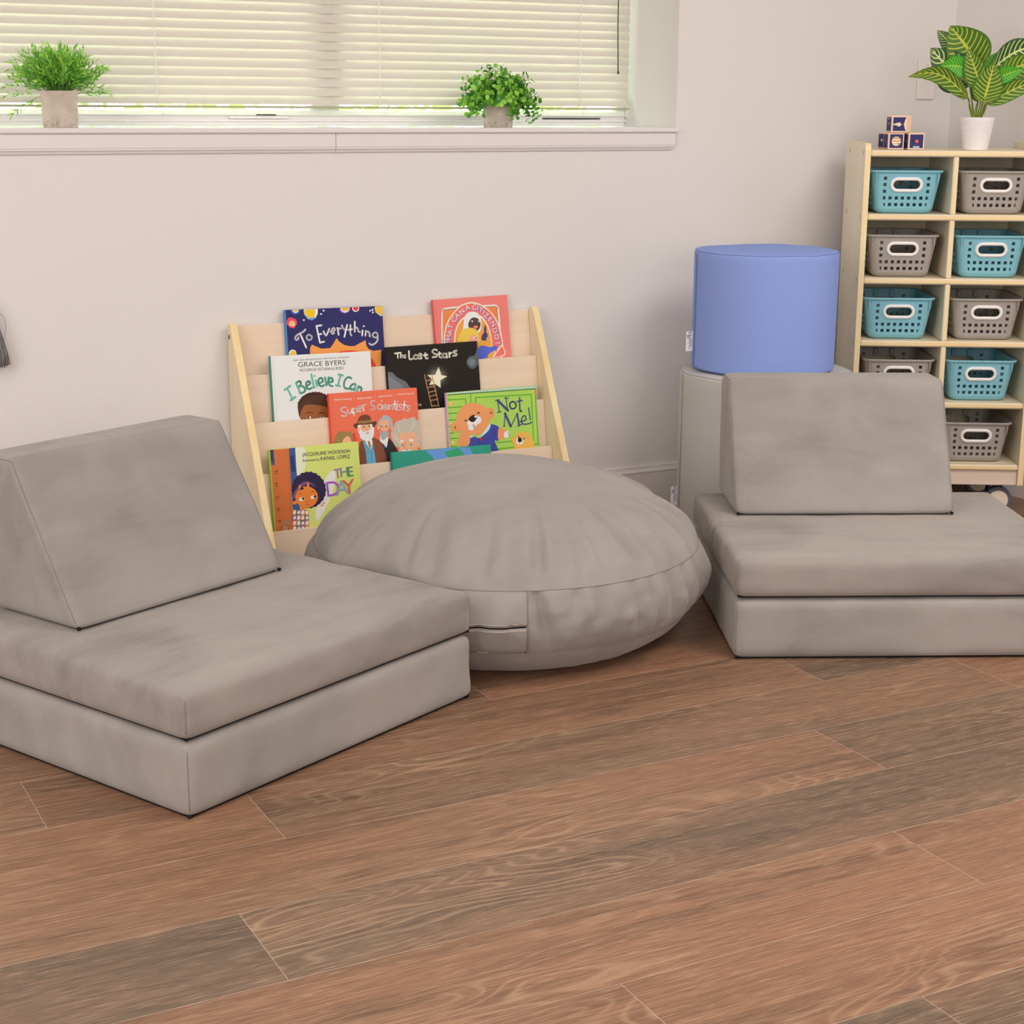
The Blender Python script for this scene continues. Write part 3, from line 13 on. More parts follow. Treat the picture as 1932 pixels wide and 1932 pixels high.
'day':{'name':'day','pan':4,'t':0.012,'ox':1.5802,'top':0.0668,'rot':0.0,'w':0.2615,'h':0.268,'items':[['p',(222,224,190),1,[-5625,26800,-3025,26404,-2925,21751,-4625,19135,-5825,20040]],['p',(226,226,206),1,[-1025,8825,2675,17622,5475,19036,4475,13478,-425,5898]],['p',(62,84,136),0,[-7525,26913,-5725,26814,-5825,20040,-5625,8924,-7725,9136]],['p',(40,56,104),0,[-7325,24580,-6525,24693,-6025,20040,-7325,20238]],['p',(204,108,58),0,[-13925,26913,-7525,26913,-7925,3479,-8425,-5204,-14625,-4497,-14525,3777]],['p',(172,88,50),0,[-13925,26913,-13225,26913,-13925,3678,-14525,-4497,-15025,-4398]],['p',(70,82,116),0,[-13925,26800,-11925,26814,-11925,22571,-14125,22571]],['p',(50,60,92),0,[-13825,26800,-12225,26800,-12325,23476,-13825,23476]],['s',(150,78,44),84,0,0,[-8025,26305,-7425,26305]],['s',(150,78,44),84,0,0,[-8125,25796,-7425,25796]],['s',(150,78,44),84,0,0,[-8125,25188,-7425,25188]],['s',(150,78,44),84,0,0,[-8725,24792,-7525,24693]],['s',(150,78,44),84,0,0,[-8125,24184,-7525,24184]],['s',(150,78,44),84,0,0,[-8125,23675,-7525,23675]],['s',(150,78,44),84,0,0,[-8125,23165,-7525,23165]],['s',(150,78,44),84,0,0,[-8125,22670,-7525,22670]],['s',(150,78,44),84,0,0,[-8125,22161,-7525,22161]],['s',(150,78,44),84,0,0,[-8125,21652,-7525,21652]],['s',(150,78,44),84,0,0,[-8725,21157,-7525,21044]],['s',(150,78,44),84,0,0,[-8225,20549,-7525,20549]],['s',(150,78,44),84,0,0,[-8225,20040,-7525,20040]],['s',(150,78,44),84,0,0,[-8225,19531,-7625,19531]],['s',(150,78,44),84,0,0,[-8225,19036,-7625,19036]],['s',(150,78,44),84,0,0,[-8225,18527,-7625,18527]],['s',(150,78,44),84,0,0,[-8225,18018,-7625,18018]],['s',(150,78,44),84,0,0,[-8825,17523,-7625,17509]],['s',(150,78,44),84,0,0,[-8225,16914,-7625,16914]],['s',(150,78,44),84,0,0,[-8325,16405,-7625,16405]],['s',(150,78,44),84,0,0,[-8325,15896,-7625,15896]],['s',(150,78,44),84,0,0,[-8325,15401,-7625,15401]],['s',(150,78,44),84,0,0,[-8325,14892,-7725,14892]],['s',(150,78,44),84,0,0,[-8325,14383,-7725,14383]],['s',(150,78,44),84,0,0,[-8925,13874,-7725,13874]],['s',(150,78,44),84,0,0,[-8325,13280,-7725,13280]],['s',(150,78,44),84,0,0,[-8325,12771,-7725,12771]],['s',(150,78,44),84,0,0,[-8325,12262,-7725,12262]],['s',(150,78,44),84,0,0,[-8325,11753,-7725,11753]],['s',(150,78,44),84,0,0,[-8425,11258,-7725,11258]],['s',(150,78,44),84,0,0,[-8425,10749,-7725,10749]],['s',(150,78,44),84,0,0,[-9025,10240,-7825,10240]],['s',(150,78,44),84,0,0,[-8425,9645,-7825,9645]],['s',(150,78,44),84,0,0,[-8425,9136,-7825,9136]],['s',(150,78,44),84,0,0,[-8425,8627,-7825,8627]],['s',(150,78,44),84,0,0,[-8425,8118,-7825,8118]],['s',(150,78,44),84,0,0,[-8425,7623,-7825,7623]],['s',(150,78,44),84,0,0,[-8425,7114,-7825,7114]],['s',(150,78,44),84,0,0,[-9025,6605,-7825,6506]],['s',(150,78,44),84,0,0,[-8525,5997,-7825,5997]],['s',(150,78,44),84,0,0,[-8525,5502,-7925,5502]],['s',(150,78,44),84,0,0,[-8525,4993,-7925,4993]],['s',(150,78,44),84,0,0,[-8525,4484,-7925,4484]],['s',(150,78,44),84,0,0,[-8525,3989,-7925,3989]],['l',(110,62,42),'16',[-11725,20549],83,928],['l',(110,62,42),'14',[-11925,17113],83,928],['l',(110,62,42),'12',[-11925,13478],83,928],['l',(110,62,42),'10',[-11925,10140],83,928],['l',(110,62,42),'8',[-11825,6916],83,928],['p',(176,120,84),0,[-11025,7114,-8925,7015,-9025,3678,-11025,3777]],['p',(90,55,40),0,[-9225,4597,-9325,4286,-9525,3989,-9925,3777,-10225,3678,-10625,3678,-11025,3876,-11225,4187,-11425,4484,-11525,4894,-11425,5191,-11125,5502,-10825,5700,-10525,5799,-10125,5799,-9725,5601,-9425,5403,-9325,4993]],['p',(184,128,92),0,[-9425,4696,-9525,4385,-9625,4088,-9925,3876,-10225,3777,-10625,3876,-10925,3989,-11125,4286,-11325,4583,-11325,4894,-11225,5191,-11025,5403,-10825,5601,-10425,5700,-10125,5700,-9825,5502,-9525,5290,-9425,4993]],['p',(48,38,66),0,[2475,14185,2175,13478,2175,12672,1675,12163,1475,11456,775,11046,375,10452,-325,10240,-925,9744,-1625,9843,-2325,9433,-3025,9744,-3825,9631,-4425,10041,-5225,10140,-5625,10749,-6325,11060,-6625,11866,-7225,12262,-7225,13068,-7725,13676,-7525,14482,-7825,15189,-7425,15896,-7425,16603,-6925,17113,-6725,17919,-6125,18230,-5725,18923,-5025,19036,-4425,19630,-3725,19531,-3025,19842,-2325,19630,-1525,19743,-925,19234,-225,19234,275,18527,975,18230,1275,17523,1875,17013,1975,16306,2375,15599,2275,14892]],['p',(236,126,52),0,[-5525,8429,-5525,10041,-4225,10339,-4025,7722]],['p',(70,58,82),0,[-8125,2772,-7725,8924,-6425,9334,-5425,7821,-4125,8231,-3525,6209,-3725,4894,-3425,4597,-4125,4286,-4125,2263]],['p',(206,160,58),0,[-7925,8231,-7725,9631,-6725,9532,-6825,8118]],['p',(238,232,214),0,[-6925,8726,-7025,8528,-7125,8429,-7325,8330,-7425,8330,-7625,8429,-7625,8528,-7725,8627,-7725,8825,-7625,9037,-7525,9136,-7425,9334,-7225,9334,-7125,9334,-7025,9334,-6925,9235,-6825,9037,-6825,8825]],['p',(96,104,152),0,[-6725,8118,-6525,9532,-5525,9433,-5625,8019]],['p',(238,232,214),0,[-5725,8528,-5825,8429,-5925,8330,-6125,8231,-6225,8231,-6425,8330,-6425,8429,-6525,8528,-6525,8726,-6425,8924,-6325,9037,-6225,9136,-6025,9235,-5925,9235,-5825,9136,-5725,9037,-5625,8924,-5625,8726]],['p',(226,128,128),0,[-5525,8019,-5325,9334,-4325,9334,-4425,7821]],['p',(238,232,214),0,[-4525,8429,-4625,8330,-4725,8118,-4925,8118,-5025,8118,-5125,8118,-5225,8231,-5325,8429,-5325,8627,-5225,8726,-5125,8924,-5025,9037,-4825,9136,-4725,9136,-4625,9037,-4525,8938,-4425,8825,-4425,8627]],['p',(206,160,58),0,[-4325,7821,-4125,9235,-3025,9136,-3225,7722]],['p',(238,232,214),0,[-3325,8330,-3425,8118,-3525,8019,-3725,7920,-3825,7920,-3925,8019,-4025,8118,-4125,8330,-4125,8429,-4025,8627,-3925,8825,-3825,8924,-3625,8938,-3525,8938,-3425,8924,-3325,8825,-3225,8627,-3225,8429]],['p',(96,104,152),0,[-8125,6803,-7925,8118,-6825,8019,-6925,6605]],['p',(238,232,214),0,[-7025,7213,-7125,7015,-7325,6916,-7425,6916,-7525,6916,-7725,6916,-7825,7015,-7825,7213,-7825,7312,-7725,7524,-7625,7722,-7525,7821,-7425,7920,-7225,7920,-7125,7821,-7025,7722,-7025,7524,-7025,7411]],['p',(226,128,128),0,[-6925,6605,-6725,8019,-5625,7920,-5725,6506]],['p',(238,232,214),0,[-5825,7114,-5925,6916,-6025,6817,-6225,6704,-6325,6704,-6525,6817,-6625,6916,-6625,7015,-6625,7213,-6525,7411,-6425,7524,-6325,7722,-6225,7722,-6025,7722,-5925,7722,-5825,7623,-5825,7411,-5825,7213]],['p',(206,160,58),0,[-5625,6506,-5525,7920,-4425,7821,-4525,6407]],['p',(238,232,214),0,[-4625,6916,-4725,6817,-4825,6704,-5025,6605,-5125,6605,-5325,6704,-5425,6817,-5425,6916,-5425,7114,-5325,7312,-5225,7411,-5125,7524,-4925,7623,-4825,7623,-4725,7524,-4625,7411,-4525,7312,-4525,7114]],['p',(96,104,152),0,[-4425,6407,-4225,7722,-3225,7722,-3325,6209]],['p',(238,232,214),0,[-3425,6817,-3525,6605,-3625,6506,-3825,6506,-3925,6506,-4125,6506,-4125,6605,-4225,6817,-4225,7015,-4125,7114,-4025,7312,-3925,7411,-3725,7510,-3625,7510,-3525,7411,-3425,7312,-3325,7114,-3325,7015]],['p',(226,128,128),0,[-8225,5290,-8025,6605,-6925,6605,-7125,5191]],['p',(238,232,214),0,[-7125,5700,-7225,5601,-7425,5403,-7525,5403,-7725,5403,-7825,5403,-7925,5601,-7925,5700,-7925,5898,-7925,5997,-7825,6209,-7625,6308,-7525,6407,-7325,6407,-7225,6308,-7125,6209,-7125,6110,-7125,5898]],['p',(206,160,58),0,[-7025,5191,-6825,6506,-5725,6407,-5825,4993]],['p',(238,232,214),0,[-5925,5601,-6025,5403,-6225,5290,-6325,5290,-6525,5290,-6625,5290,-6725,5403,-6725,5601,-6725,5700,-6725,5898,-6625,6110,-6425,6209,-6325,6209,-6125,6308,-6025,6209,-5925,6110,-5925,5898,-5925,5799]],['p',(96,104,152),0,[-5825,4993,-5625,6407,-4525,6308,-4625,4894]],['p',(238,232,214),0,[-4725,5502,-4825,5290,-5025,5191,-5125,5092,-5325,5092,-5425,5191,-5525,5290,-5525,5403,-5525,5601,-5425,5799,-5325,5898,-5225,6110,-5125,6110,-4925,6110,-4825,6110,-4725,5997,-4725,5799,-4725,5601]],['p',(226,128,128),0,[-4625,4894,-4425,6308,-3325,6209,-3425,4795]],['p',(238,232,214),0,[-3525,5290,-3625,5191,-3725,5092,-3925,4993,-4025,4993,-4225,4993,-4325,5191,-4325,5290,-4325,5502,-4225,5700,-4125,5799,-4025,5898,-3925,5997,-3725,5997,-3625,5898,-3525,5799,-3425,5700,-3525,5502]],['p',(206,160,58),0,[-8325,3777,-8125,5191,-7025,5092,-7225,3678]],['p',(238,232,214),0,[-7325,4187,-7425,4088,-7525,3989,-7625,3876,-7825,3876,-7925,3989,-8025,4088,-8025,4187,-8025,4385,-8025,4583,-7925,4696,-7725,4795,-7625,4894,-7425,4894,-7325,4795,-7225,4696,-7225,4583,-7225,4385]],['p',(96,104,152),0,[-7125,3678,-6925,4993,-5825,4993,-6025,3578]],['p',(238,232,214),0,[-6025,4088,-6125,3989,-6325,3777,-6425,3777,-6625,3777,-6725,3777,-6825,3890,-6825,4088,-6825,4286,-6825,4385,-6725,4583,-6525,4696,-6425,4795,-6225,4795,-6125,4696,-6025,4583,-6025,4484,-6025,4286]],['p',(226,128,128),0,[-5925,3479,-5725,4894,-4625,4795,-4825,3380]],['p',(238,232,214),0,[-4825,3989,-4925,3777,-5125,3678,-5225,3578,-5425,3578,-5525,3678,-5625,3777,-5625,3989,-5625,4088,-5625,4286,-5525,4484,-5325,4583,-5225,4597,-5025,4597,-4925,4583,-4825,4484,-4825,4286,-4825,4088]],['p',(206,160,58),0,[-4725,3380,-4525,4795,-3425,4696,-3525,3281]],['p',(238,232,214),0,[-3625,3777,-3725,3678,-3925,3578,-4025,3479,-4225,3479,-4325,3578,-4425,3678,-4425,3777,-4425,3989,-4425,4187,-4325,4286,-4125,4385,-4025,4484,-3825,4484,-3725,4484,-3625,4286,-3625,4187,-3625,3989]],['p',(96,104,152),0,[-8425,2263,-8225,3678,-7125,3578,-7325,2164]],['p',(238,232,214),0,[-7425,2772,-7525,2574,-7625,2461,-7825,2362,-7925,2362,-8025,2461,-8125,2574,-8225,2772,-8125,2871,-8125,3069,-8025,3281,-7925,3380,-7725,3380,-7625,3380,-7425,3380,-7425,3281,-7325,3069,-7325,2871]],['p',(226,128,128),0,[-7225,2164,-7025,3578,-5925,3479,-6125,2065]],['p',(238,232,214),0,[-6225,2574,-6325,2461,-6425,2362,-6525,2263,-6725,2263,-6825,2362,-6925,2461,-7025,2574,-6925,2772,-6925,2970,-6825,3069,-6725,3182,-6525,3281,-6425,3281,-6225,3182,-6125,3069,-6125,2970,-6125,2772]],['p',(206,160,58),0,[-6025,2065,-5825,3380,-4725,3380,-4925,1867]],['p',(238,232,214),0,[-5025,2461,-5125,2263,-5225,2164,-5325,2164,-5525,2164,-5625,2164,-5725,2263,-5725,2461,-5725,2673,-5725,2772,-5625,2970,-5425,3069,-5325,3168,-5225,3168,-5025,3069,-4925,2970,-4925,2772,-4925,2673]],['p',(96,104,152),0,[-4825,1867,-4625,3281,-3525,3182,-3725,1768]],['p',(238,232,214),0,[-3725,2362,-3825,2164,-4025,2065,-4125,1966,-4325,1966,-4425,2065,-4525,2164,-4525,2362,-4525,2475,-4525,2673,-4425,2871,-4225,2970,-4125,2970,-3925,2970,-3825,2970,-3725,2871,-3725,2673,-3725,2475]],['p',(236,126,52),0,[-125,12361,-425,11357,-1125,10551,-2025,9942,-3125,9744,-4325,9843,-5325,10339,-6225,11060,-6725,12064,-6825,13068,-6525,14086,-5925,14991,-4925,15500,-3825,15797,-2725,15698,-1625,15189,-825,14482,-225,13478]],['p',(236,126,52),0,[-6425,11456,-6525,11258,-6625,11159,-6825,11046,-7025,11046,-7225,11046,-7425,11159,-7625,11258,-7725,11456,-7725,11555,-7625,11753,-7525,11866,-7325,11965,-7125,12064,-6925,12064,-6725,11965,-6625,11866,-6525,11654]],['p',(120,82,120),1,[-7525,12262,-7225,14086,-5925,15698,-4625,16802,-2925,17113,-1325,16207,-525,15189,-1125,15599,-2525,16405,-4225,15896,-5625,15090,-6625,13577]],['p',(48,38,66),1,[-5625,14892,-4725,15698,-4125,15288,-4325,14991]],['p',(232,130,60),0,[-4925,15698,-5025,15500,-5125,15288,-5225,15090,-5325,14991,-5425,14991,-5525,15090,-5525,15288,-5625,15500,-5625,15797,-5525,15995,-5525,16207,-5425,16405,-5325,16405,-5225,16405,-5125,16306,-5025,16207,-4925,15896]],['p',(232,130,60),0,[-2425,15995,-2425,15797,-2525,15599,-2625,15401,-2825,15288,-2925,15387,-3025,15500,-3125,15599,-3125,15896,-3125,16108,-3125,16405,-3025,16603,-2925,16702,-2825,16815,-2625,16815,-2525,16702,-2425,16504,-2425,16306]],['p',(250,248,246),0,[-4125,12460,-4125,12361,-4225,12163,-4425,11965,-4725,11866,-4925,11767,-5225,11767,-5525,11866,-5625,11965,-5725,12163,-5725,12262,-5625,12460,-5525,12672,-5225,12771,-4925,12771,-4725,12870,-4425,12771,-4225,12672]],['p',(250,248,246),0,[-725,12771,-725,12573,-825,12361,-1025,12262,-1225,12064,-1525,12064,-1825,12064,-2025,12064,-2225,12163,-2325,12361,-2325,12573,-2225,12771,-2025,12870,-1825,12969,-1525,13068,-1225,13068,-1025,12969,-825,12870]],['p',(40,25,25),0,[-4225,12361,-4225,12262,-4325,12163,-4425,12064,-4525,12064,-4625,12064,-4725,12163,-4825,12262,-4925,12361,-4925,12460,-4825,12573,-4825,12672,-4725,12672,-4625,12771,-4425,12771,-4325,12672,-4225,12573,-4225,12460]],['p',(40,25,25),0,[-725,12573,-725,12460,-825,12361,-925,12361,-1025,12262,-1125,12361,-1225,12361,-1325,12460,-1425,12573,-1425,12672,-1325,12771,-1325,12870,-1225,12969,-1125,12969,-925,12969,-825,12969,-725,12870,-725,12771]],['s',(60,35,25),148,1,0,[-5625,13775,-5025,13987]],['s',(60,35,25),148,1,0,[-2025,14185,-1125,13987]],['s',(200,120,140),295,1,0,[-3825,10650,-3325,10749,-2825,10551]],['s',(190,90,40),127,1,0,[-3925,11357,-3425,11456,-3025,11357]],['t',(78,76,92),'JACQUELINE WOODSON',[-3825,24184],[10375,23986],970,0],['t',(78,76,92),'illustrated by',[-3925,22670],[1075,22571],717,0],['t',(78,76,92),'RAFAEL LÓPEZ',[1475,22571],[10275,22458],970,0],['l',(170,100,185),'T',[6175,18428],3,2742],['l',(110,125,150),'H',[8175,18725],3,2742],['l',(70,130,80),'E',[10075,18626],3,2742],['l',(168,80,185),'D',[4475,14383],3,4219],['l',(140,160,180),'A',[7175,14383],3,4219],['l',(215,90,80),'Y',[9275,14383],3,4219],['p',(226,110,120),0,[1875,10452,1775,10452,1675,10452,1575,10452,1375,10452,1275,10551,1175,10551,1075,10650,975,10749,975,10848,975,10848,1075,10848,1275,10848,1375,10848,1575,10749,1675,10749,1775,10650,1875,10551]],['p',(246,150,90),0,[1375,10140,1375,10140,1275,10041,1175,9942,1075,9843,875,9744,675,9744,575,9744,475,9843,375,9843,375,9942,475,10041,575,10140,675,10240,875,10240,1075,10339,1175,10339,1275,10240]]],'base':(208,213,112),'spine':(170,190,70)},
'map':{'name':'map','pan':4,'t':0.01,'ox':1.97,'top':0.0242,'rot':-0.0162,'w':0.314,'h':0.228,'items':[['p',(108,152,222),0,[-5298,22658,-4382,21668,-3471,20976,-1319,17786,10276,18172,9632,20891,8806,22490,4700,22820]],['p',(60,160,110),1,[620,21551,2710,22193,5307,22433,6846,20026,2646,19958]]],'base':(52,152,126),'spine':(40,128,106)}}

# ------------------------------------------------------------------ colour + materials
def s2l(c): c/=255.0; return c/12.92 if c<=.04045 else ((c+.055)/1.055)**2.4
LT=(.86,.775,.725)                       # how bright a white card reads in this room
def alb(c,k=1.0): return tuple(min(.92,s2l(v)/LT[i]*k) for i,v in enumerate(c))+(1,)
MC={}
def mat(name,c=None,rough=.6,spec=.3,raw=None,**kw):
    if name in MC: return MC[name]
    m=bpy.data.materials.new(name); m.use_nodes=True; b=m.node_tree.nodes['Principled BSDF']
    b.inputs['Base Color'].default_value=raw if raw else alb(c); b.inputs['Roughness'].default_value=rough; b.inputs['Specular IOR Level'].default_value=spec
    for k,v in kw.items(): b.inputs[k.replace('_',' ')].default_value=v
    MC[name]=m; return m
def flat(c): return mat('print_%d_%d_%d'%c,c,.55,.25)
class NT:
    def __init__(s,m): s.t=m.node_tree; s.b=s.t.nodes['Principled BSDF']
    def n(s,ty,**kw):
        x=s.t.nodes.new(ty)
        for k,v in kw.items():
            if k in x.inputs.keys() if hasattr(x.inputs,'keys') else False: x.inputs[k].default_value=v
            else: setattr(x,k,v)
        return x
    def l(s,a,b): s.t.links.new(a,b)
    def math(s,op,a,b=None,c=None,clamp=False):
        x=s.t.nodes.new('ShaderNodeMath'); x.operation=op; x.use_clamp=clamp
        for i,v in enumerate((a,b,c)):
            if v is None: continue
            if isinstance(v,(int,float)): x.inputs[i].default_value=v
            else: s.l(v,x.inputs[i])
        return x.outputs[0]
    def noise(s,vec,scale,detail=3,rough=.5,dist=0):
        x=s.t.nodes.new('ShaderNodeTexNoise'); s.l(vec,x.inputs['Vector']); x.inputs['Scale'].default_value=scale; x.inputs['Detail'].default_value=detail; x.inputs['Roughness'].default_value=rough; x.inputs['Distortion'].default_value=dist
        return x.outputs['Fac']
    def mapv(s,vec,scale=(1,1,1),loc=(0,0,0)):
        x=s.t.nodes.new('ShaderNodeMapping'); s.l(vec,x.inputs['Vector']); x.inputs['Scale'].default_value=scale; x.inputs['Location'].default_value=loc; return x.outputs[0]
    def ramp(s,f,*st):
        x=s.t.nodes.new('ShaderNodeValToRGB'); s.l(f,x.inputs[0]); e=x.color_ramp.elements
        while len(e)<len(st): e.new(.5)
        for i,(p,c) in enumerate(st): e[i].position=p; e[i].color=c if len(c)==4 else tuple(c)+(1,)
        return x.outputs[0]
    def mix(s,f,a,b,bt='MIX'):
        x=s.t.nodes.new('ShaderNodeMix'); x.data_type='RGBA'; x.blend_type=bt
        for i,v in ((0,f),(6,a),(7,b)):
            if isinstance(v,(int,float)): x.inputs[i].default_value=v
            elif isinstance(v,tuple): x.inputs[i].default_value=v
            else: s.l(v,x.inputs[i])
        return x.outputs[2]
    def bump(s,h,st=.2,d=.01):
        x=s.t.nodes.new('ShaderNodeBump'); s.l(h,x.inputs['Height']); x.inputs['Strength'].default_value=st; x.inputs['Distance'].default_value=d; s.l(x.outputs[0],s.b.inputs['Normal'])
    def obj(s): return s.t.nodes.new('ShaderNodeTexCoord').outputs['Object']
    def uv(s): return s.t.nodes.new('ShaderNodeTexCoord').outputs['UV']
    def sep(s,v): x=s.t.nodes.new('ShaderNodeSeparateXYZ'); s.l(v,x.inputs[0]); return x.outputs
    def comb(s,x_,y_,z_):
        x=s.t.nodes.new('ShaderNodeCombineXYZ')
        for i,v in enumerate((x_,y_,z_)):
            if isinstance(v,(int,float)): x.inputs[i].default_value=v
            else: s.l(v,x.inputs[i])
        return x.outputs[0]
    def base(s,c): s.l(c,s.b.inputs['Base Color'])
def velvet(name,c,nap=1.0,seed=0):
    m=mat(name,c,.9,.12); t=NT(m); v=t.mapv(t.obj(),loc=(seed,seed*.7,seed*.3))
    a=t.noise(v,3.2,3,.5,.8); b=t.noise(t.mapv(v,(1.2,5,3)),3.0,4,.6,.5); f=t.noise(v,900,1,.5)
    g=t.math('ADD',t.math('MULTIPLY',a,.55),t.math('MULTIPLY',b,.45))
    A=alb(c); sc=lambda k:tuple(x*k for x in A[:3])+(1,)
    col=t.ramp(g,(.30,sc(1-.30*nap)),(.44,sc(1-.09*nap)),(.55,sc(1.0)),(.72,sc(1+.10*nap)))
    t.base(t.mix(.10,col,f,'OVERLAY')); t.b.inputs['Sheen Weight'].default_value=.25; t.b.inputs['Sheen Roughness'].default_value=.5; t.b.inputs['Sheen Tint'].default_value=(1,.95,.9,1)
    t.bump(t.math('ADD',t.math('MULTIPLY',t.noise(v,14,3,.5),1.0),t.math('MULTIPLY',f,.02)),.22,.012)
    return m
def wood(name,c,c2,axis=2,scale=1.0):
    m=mat(name,c,.5,.3); t=NT(m); o=t.obj(); s=[26,26,26]; s[axis]=1.6
    v=t.mapv(o,tuple(x*scale for x in s)); n=t.noise(v,1.0,5,.6,.6); n2=t.noise(t.mapv(o,tuple(x*4*scale for x in s)),1.5,2)
    t.base(t.ramp(t.math('ADD',t.math('MULTIPLY',n,.8),t.math('MULTIPLY',n2,.2)),(.35,alb(c2)),(.62,alb(c))))
    return m
def paint(name,c,rough=.7,bump=.03):
    m=mat(name,c,rough,.25); t=NT(m); t.bump(t.noise(t.obj(),130,3),bump,.002); return m
def fabric(name,c):
    m=mat(name,c,.8,.2); t=NT(m); o=t.obj(); t.base(t.mix(.08,alb(c),t.noise(o,700,2),'OVERLAY')); t.bump(t.noise(o,9,2),.12,.01); return m
def floor_mat():
    m=mat('plank_floor',(140,98,76),.42,.35); t=NT(m); uv=t.sep(t.uv())      # u metres along plank, v metres across
    at=t.t.nodes.new('ShaderNodeAttribute'); at.attribute_name='plank'; rr=t.sep(at.outputs['Vector'])   # random, length, random2
    r1,L,r2=rr[0],rr[1],rr[2]
    off=t.math('MULTIPLY',r1,37.0); off2=t.math('MULTIPLY',r2,19.0)
    P=t.comb(t.math('ADD',uv[0],off),t.math('ADD',uv[1],off2),r1)
    warp=t.noise(t.mapv(P,(2.2,9,1)),1.0,3,.55,.3)
    ringf=t.noise(t.mapv(P,(1.15,5.5,1)),1.0,2,.45,.25)
    rings=t.math('SINE',t.math('MULTIPLY',t.math('ADD',ringf,t.math('MULTIPLY',warp,.12)),150.0))
    rings=t.math('MULTIPLY_ADD',rings,.5,.5); rings=t.math('POWER',rings,4.0)
    amt=t.ramp(t.noise(t.mapv(P,(1.3,4.5,1),(3,7,0)),1.0,2,.5),(.48,(0,0,0)),(.66,(1,1,1)))
    fine=t.noise(t.mapv(P,(9,300,1)),1.0,4,.65,.3); fine2=t.noise(t.mapv(P,(18,420,1)),1.0,2,.6); streak=t.noise(t.mapv(P,(1.6,26,1)),1.0,4,.55,.7)
    A=t.ramp(r2,(.0,alb((106,86,69))),(.35,alb((120,93,71))),(.65,alb((138,99,74))),(1.0,alb((145,102,76))))
    dark=t.mix(.68,A,alb((62,44,35)))
    red=t.mix(.25,A,alb((158,104,77)))
    c=t.mix(t.ramp(streak,(.30,(1,1,1)),(.58,(0,0,0))),A,dark)
    c=t.mix(t.math('MULTIPLY',t.ramp(t.noise(t.mapv(P,(1.1,6,1),(9,2,0)),1.0,2,.5),(.42,(0,0,0)),(.60,(1,1,1))),.85),c,red)
    c=t.mix(t.math('MULTIPLY',t.ramp(fine,(.40,(1,1,1)),(.56,(0,0,0))),.52),c,dark)
    lite=alb((174,136,106))
    c=t.mix(t.math('MULTIPLY',t.math('MULTIPLY',rings,amt),.5),c,lite)
    c=t.mix(t.math('MULTIPLY',t.ramp(fine2,(.54,(0,0,0)),(.66,(1,1,1))),.48),c,lite)
    kn=t.t.nodes.new('ShaderNodeTexVoronoi'); t.l(t.mapv(P,(1.5,4.2,1)),kn.inputs['Vector']); kn.inputs['Scale'].default_value=1.0
    c=t.mix(t.math('MULTIPLY',t.ramp(kn.outputs['Distance'],(.03,(1,1,1)),(.10,(0,0,0))),.55),c,alb((84,66,60)))
    u0=t.math('MINIMUM',uv[0],t.math('SUBTRACT',L,uv[0])); v0=t.math('MINIMUM',uv[1],t.math('SUBTRACT',.2293,uv[1])); e=t.math('MINIMUM',u0,v0)
    seam=t.ramp(e,(.0006,(1,1,1)),(.0017,(0,0,0)))
    seam=t.t.nodes.new('ShaderNodeMapRange'); t.l(e,seam.inputs[0]); seam.inputs[1].default_value=.0004; seam.inputs[2].default_value=.0013; seam.inputs[3].default_value=1; seam.inputs[4].default_value=0
    c=t.mix(t.math('MULTIPLY',seam.outputs[0],.48),c,alb((186,158,138)))
    t.base(c); t.l(t.ramp(fine,(.3,(.5,.5,.5)),(.7,(.36,.36,.36))),t.b.inputs['Roughness'])
    t.bump(t.math('SUBTRACT',t.math('MULTIPLY',fine,.5),t.math('MULTIPLY',seam.outputs[0],.6)),.10,.002)
    return m
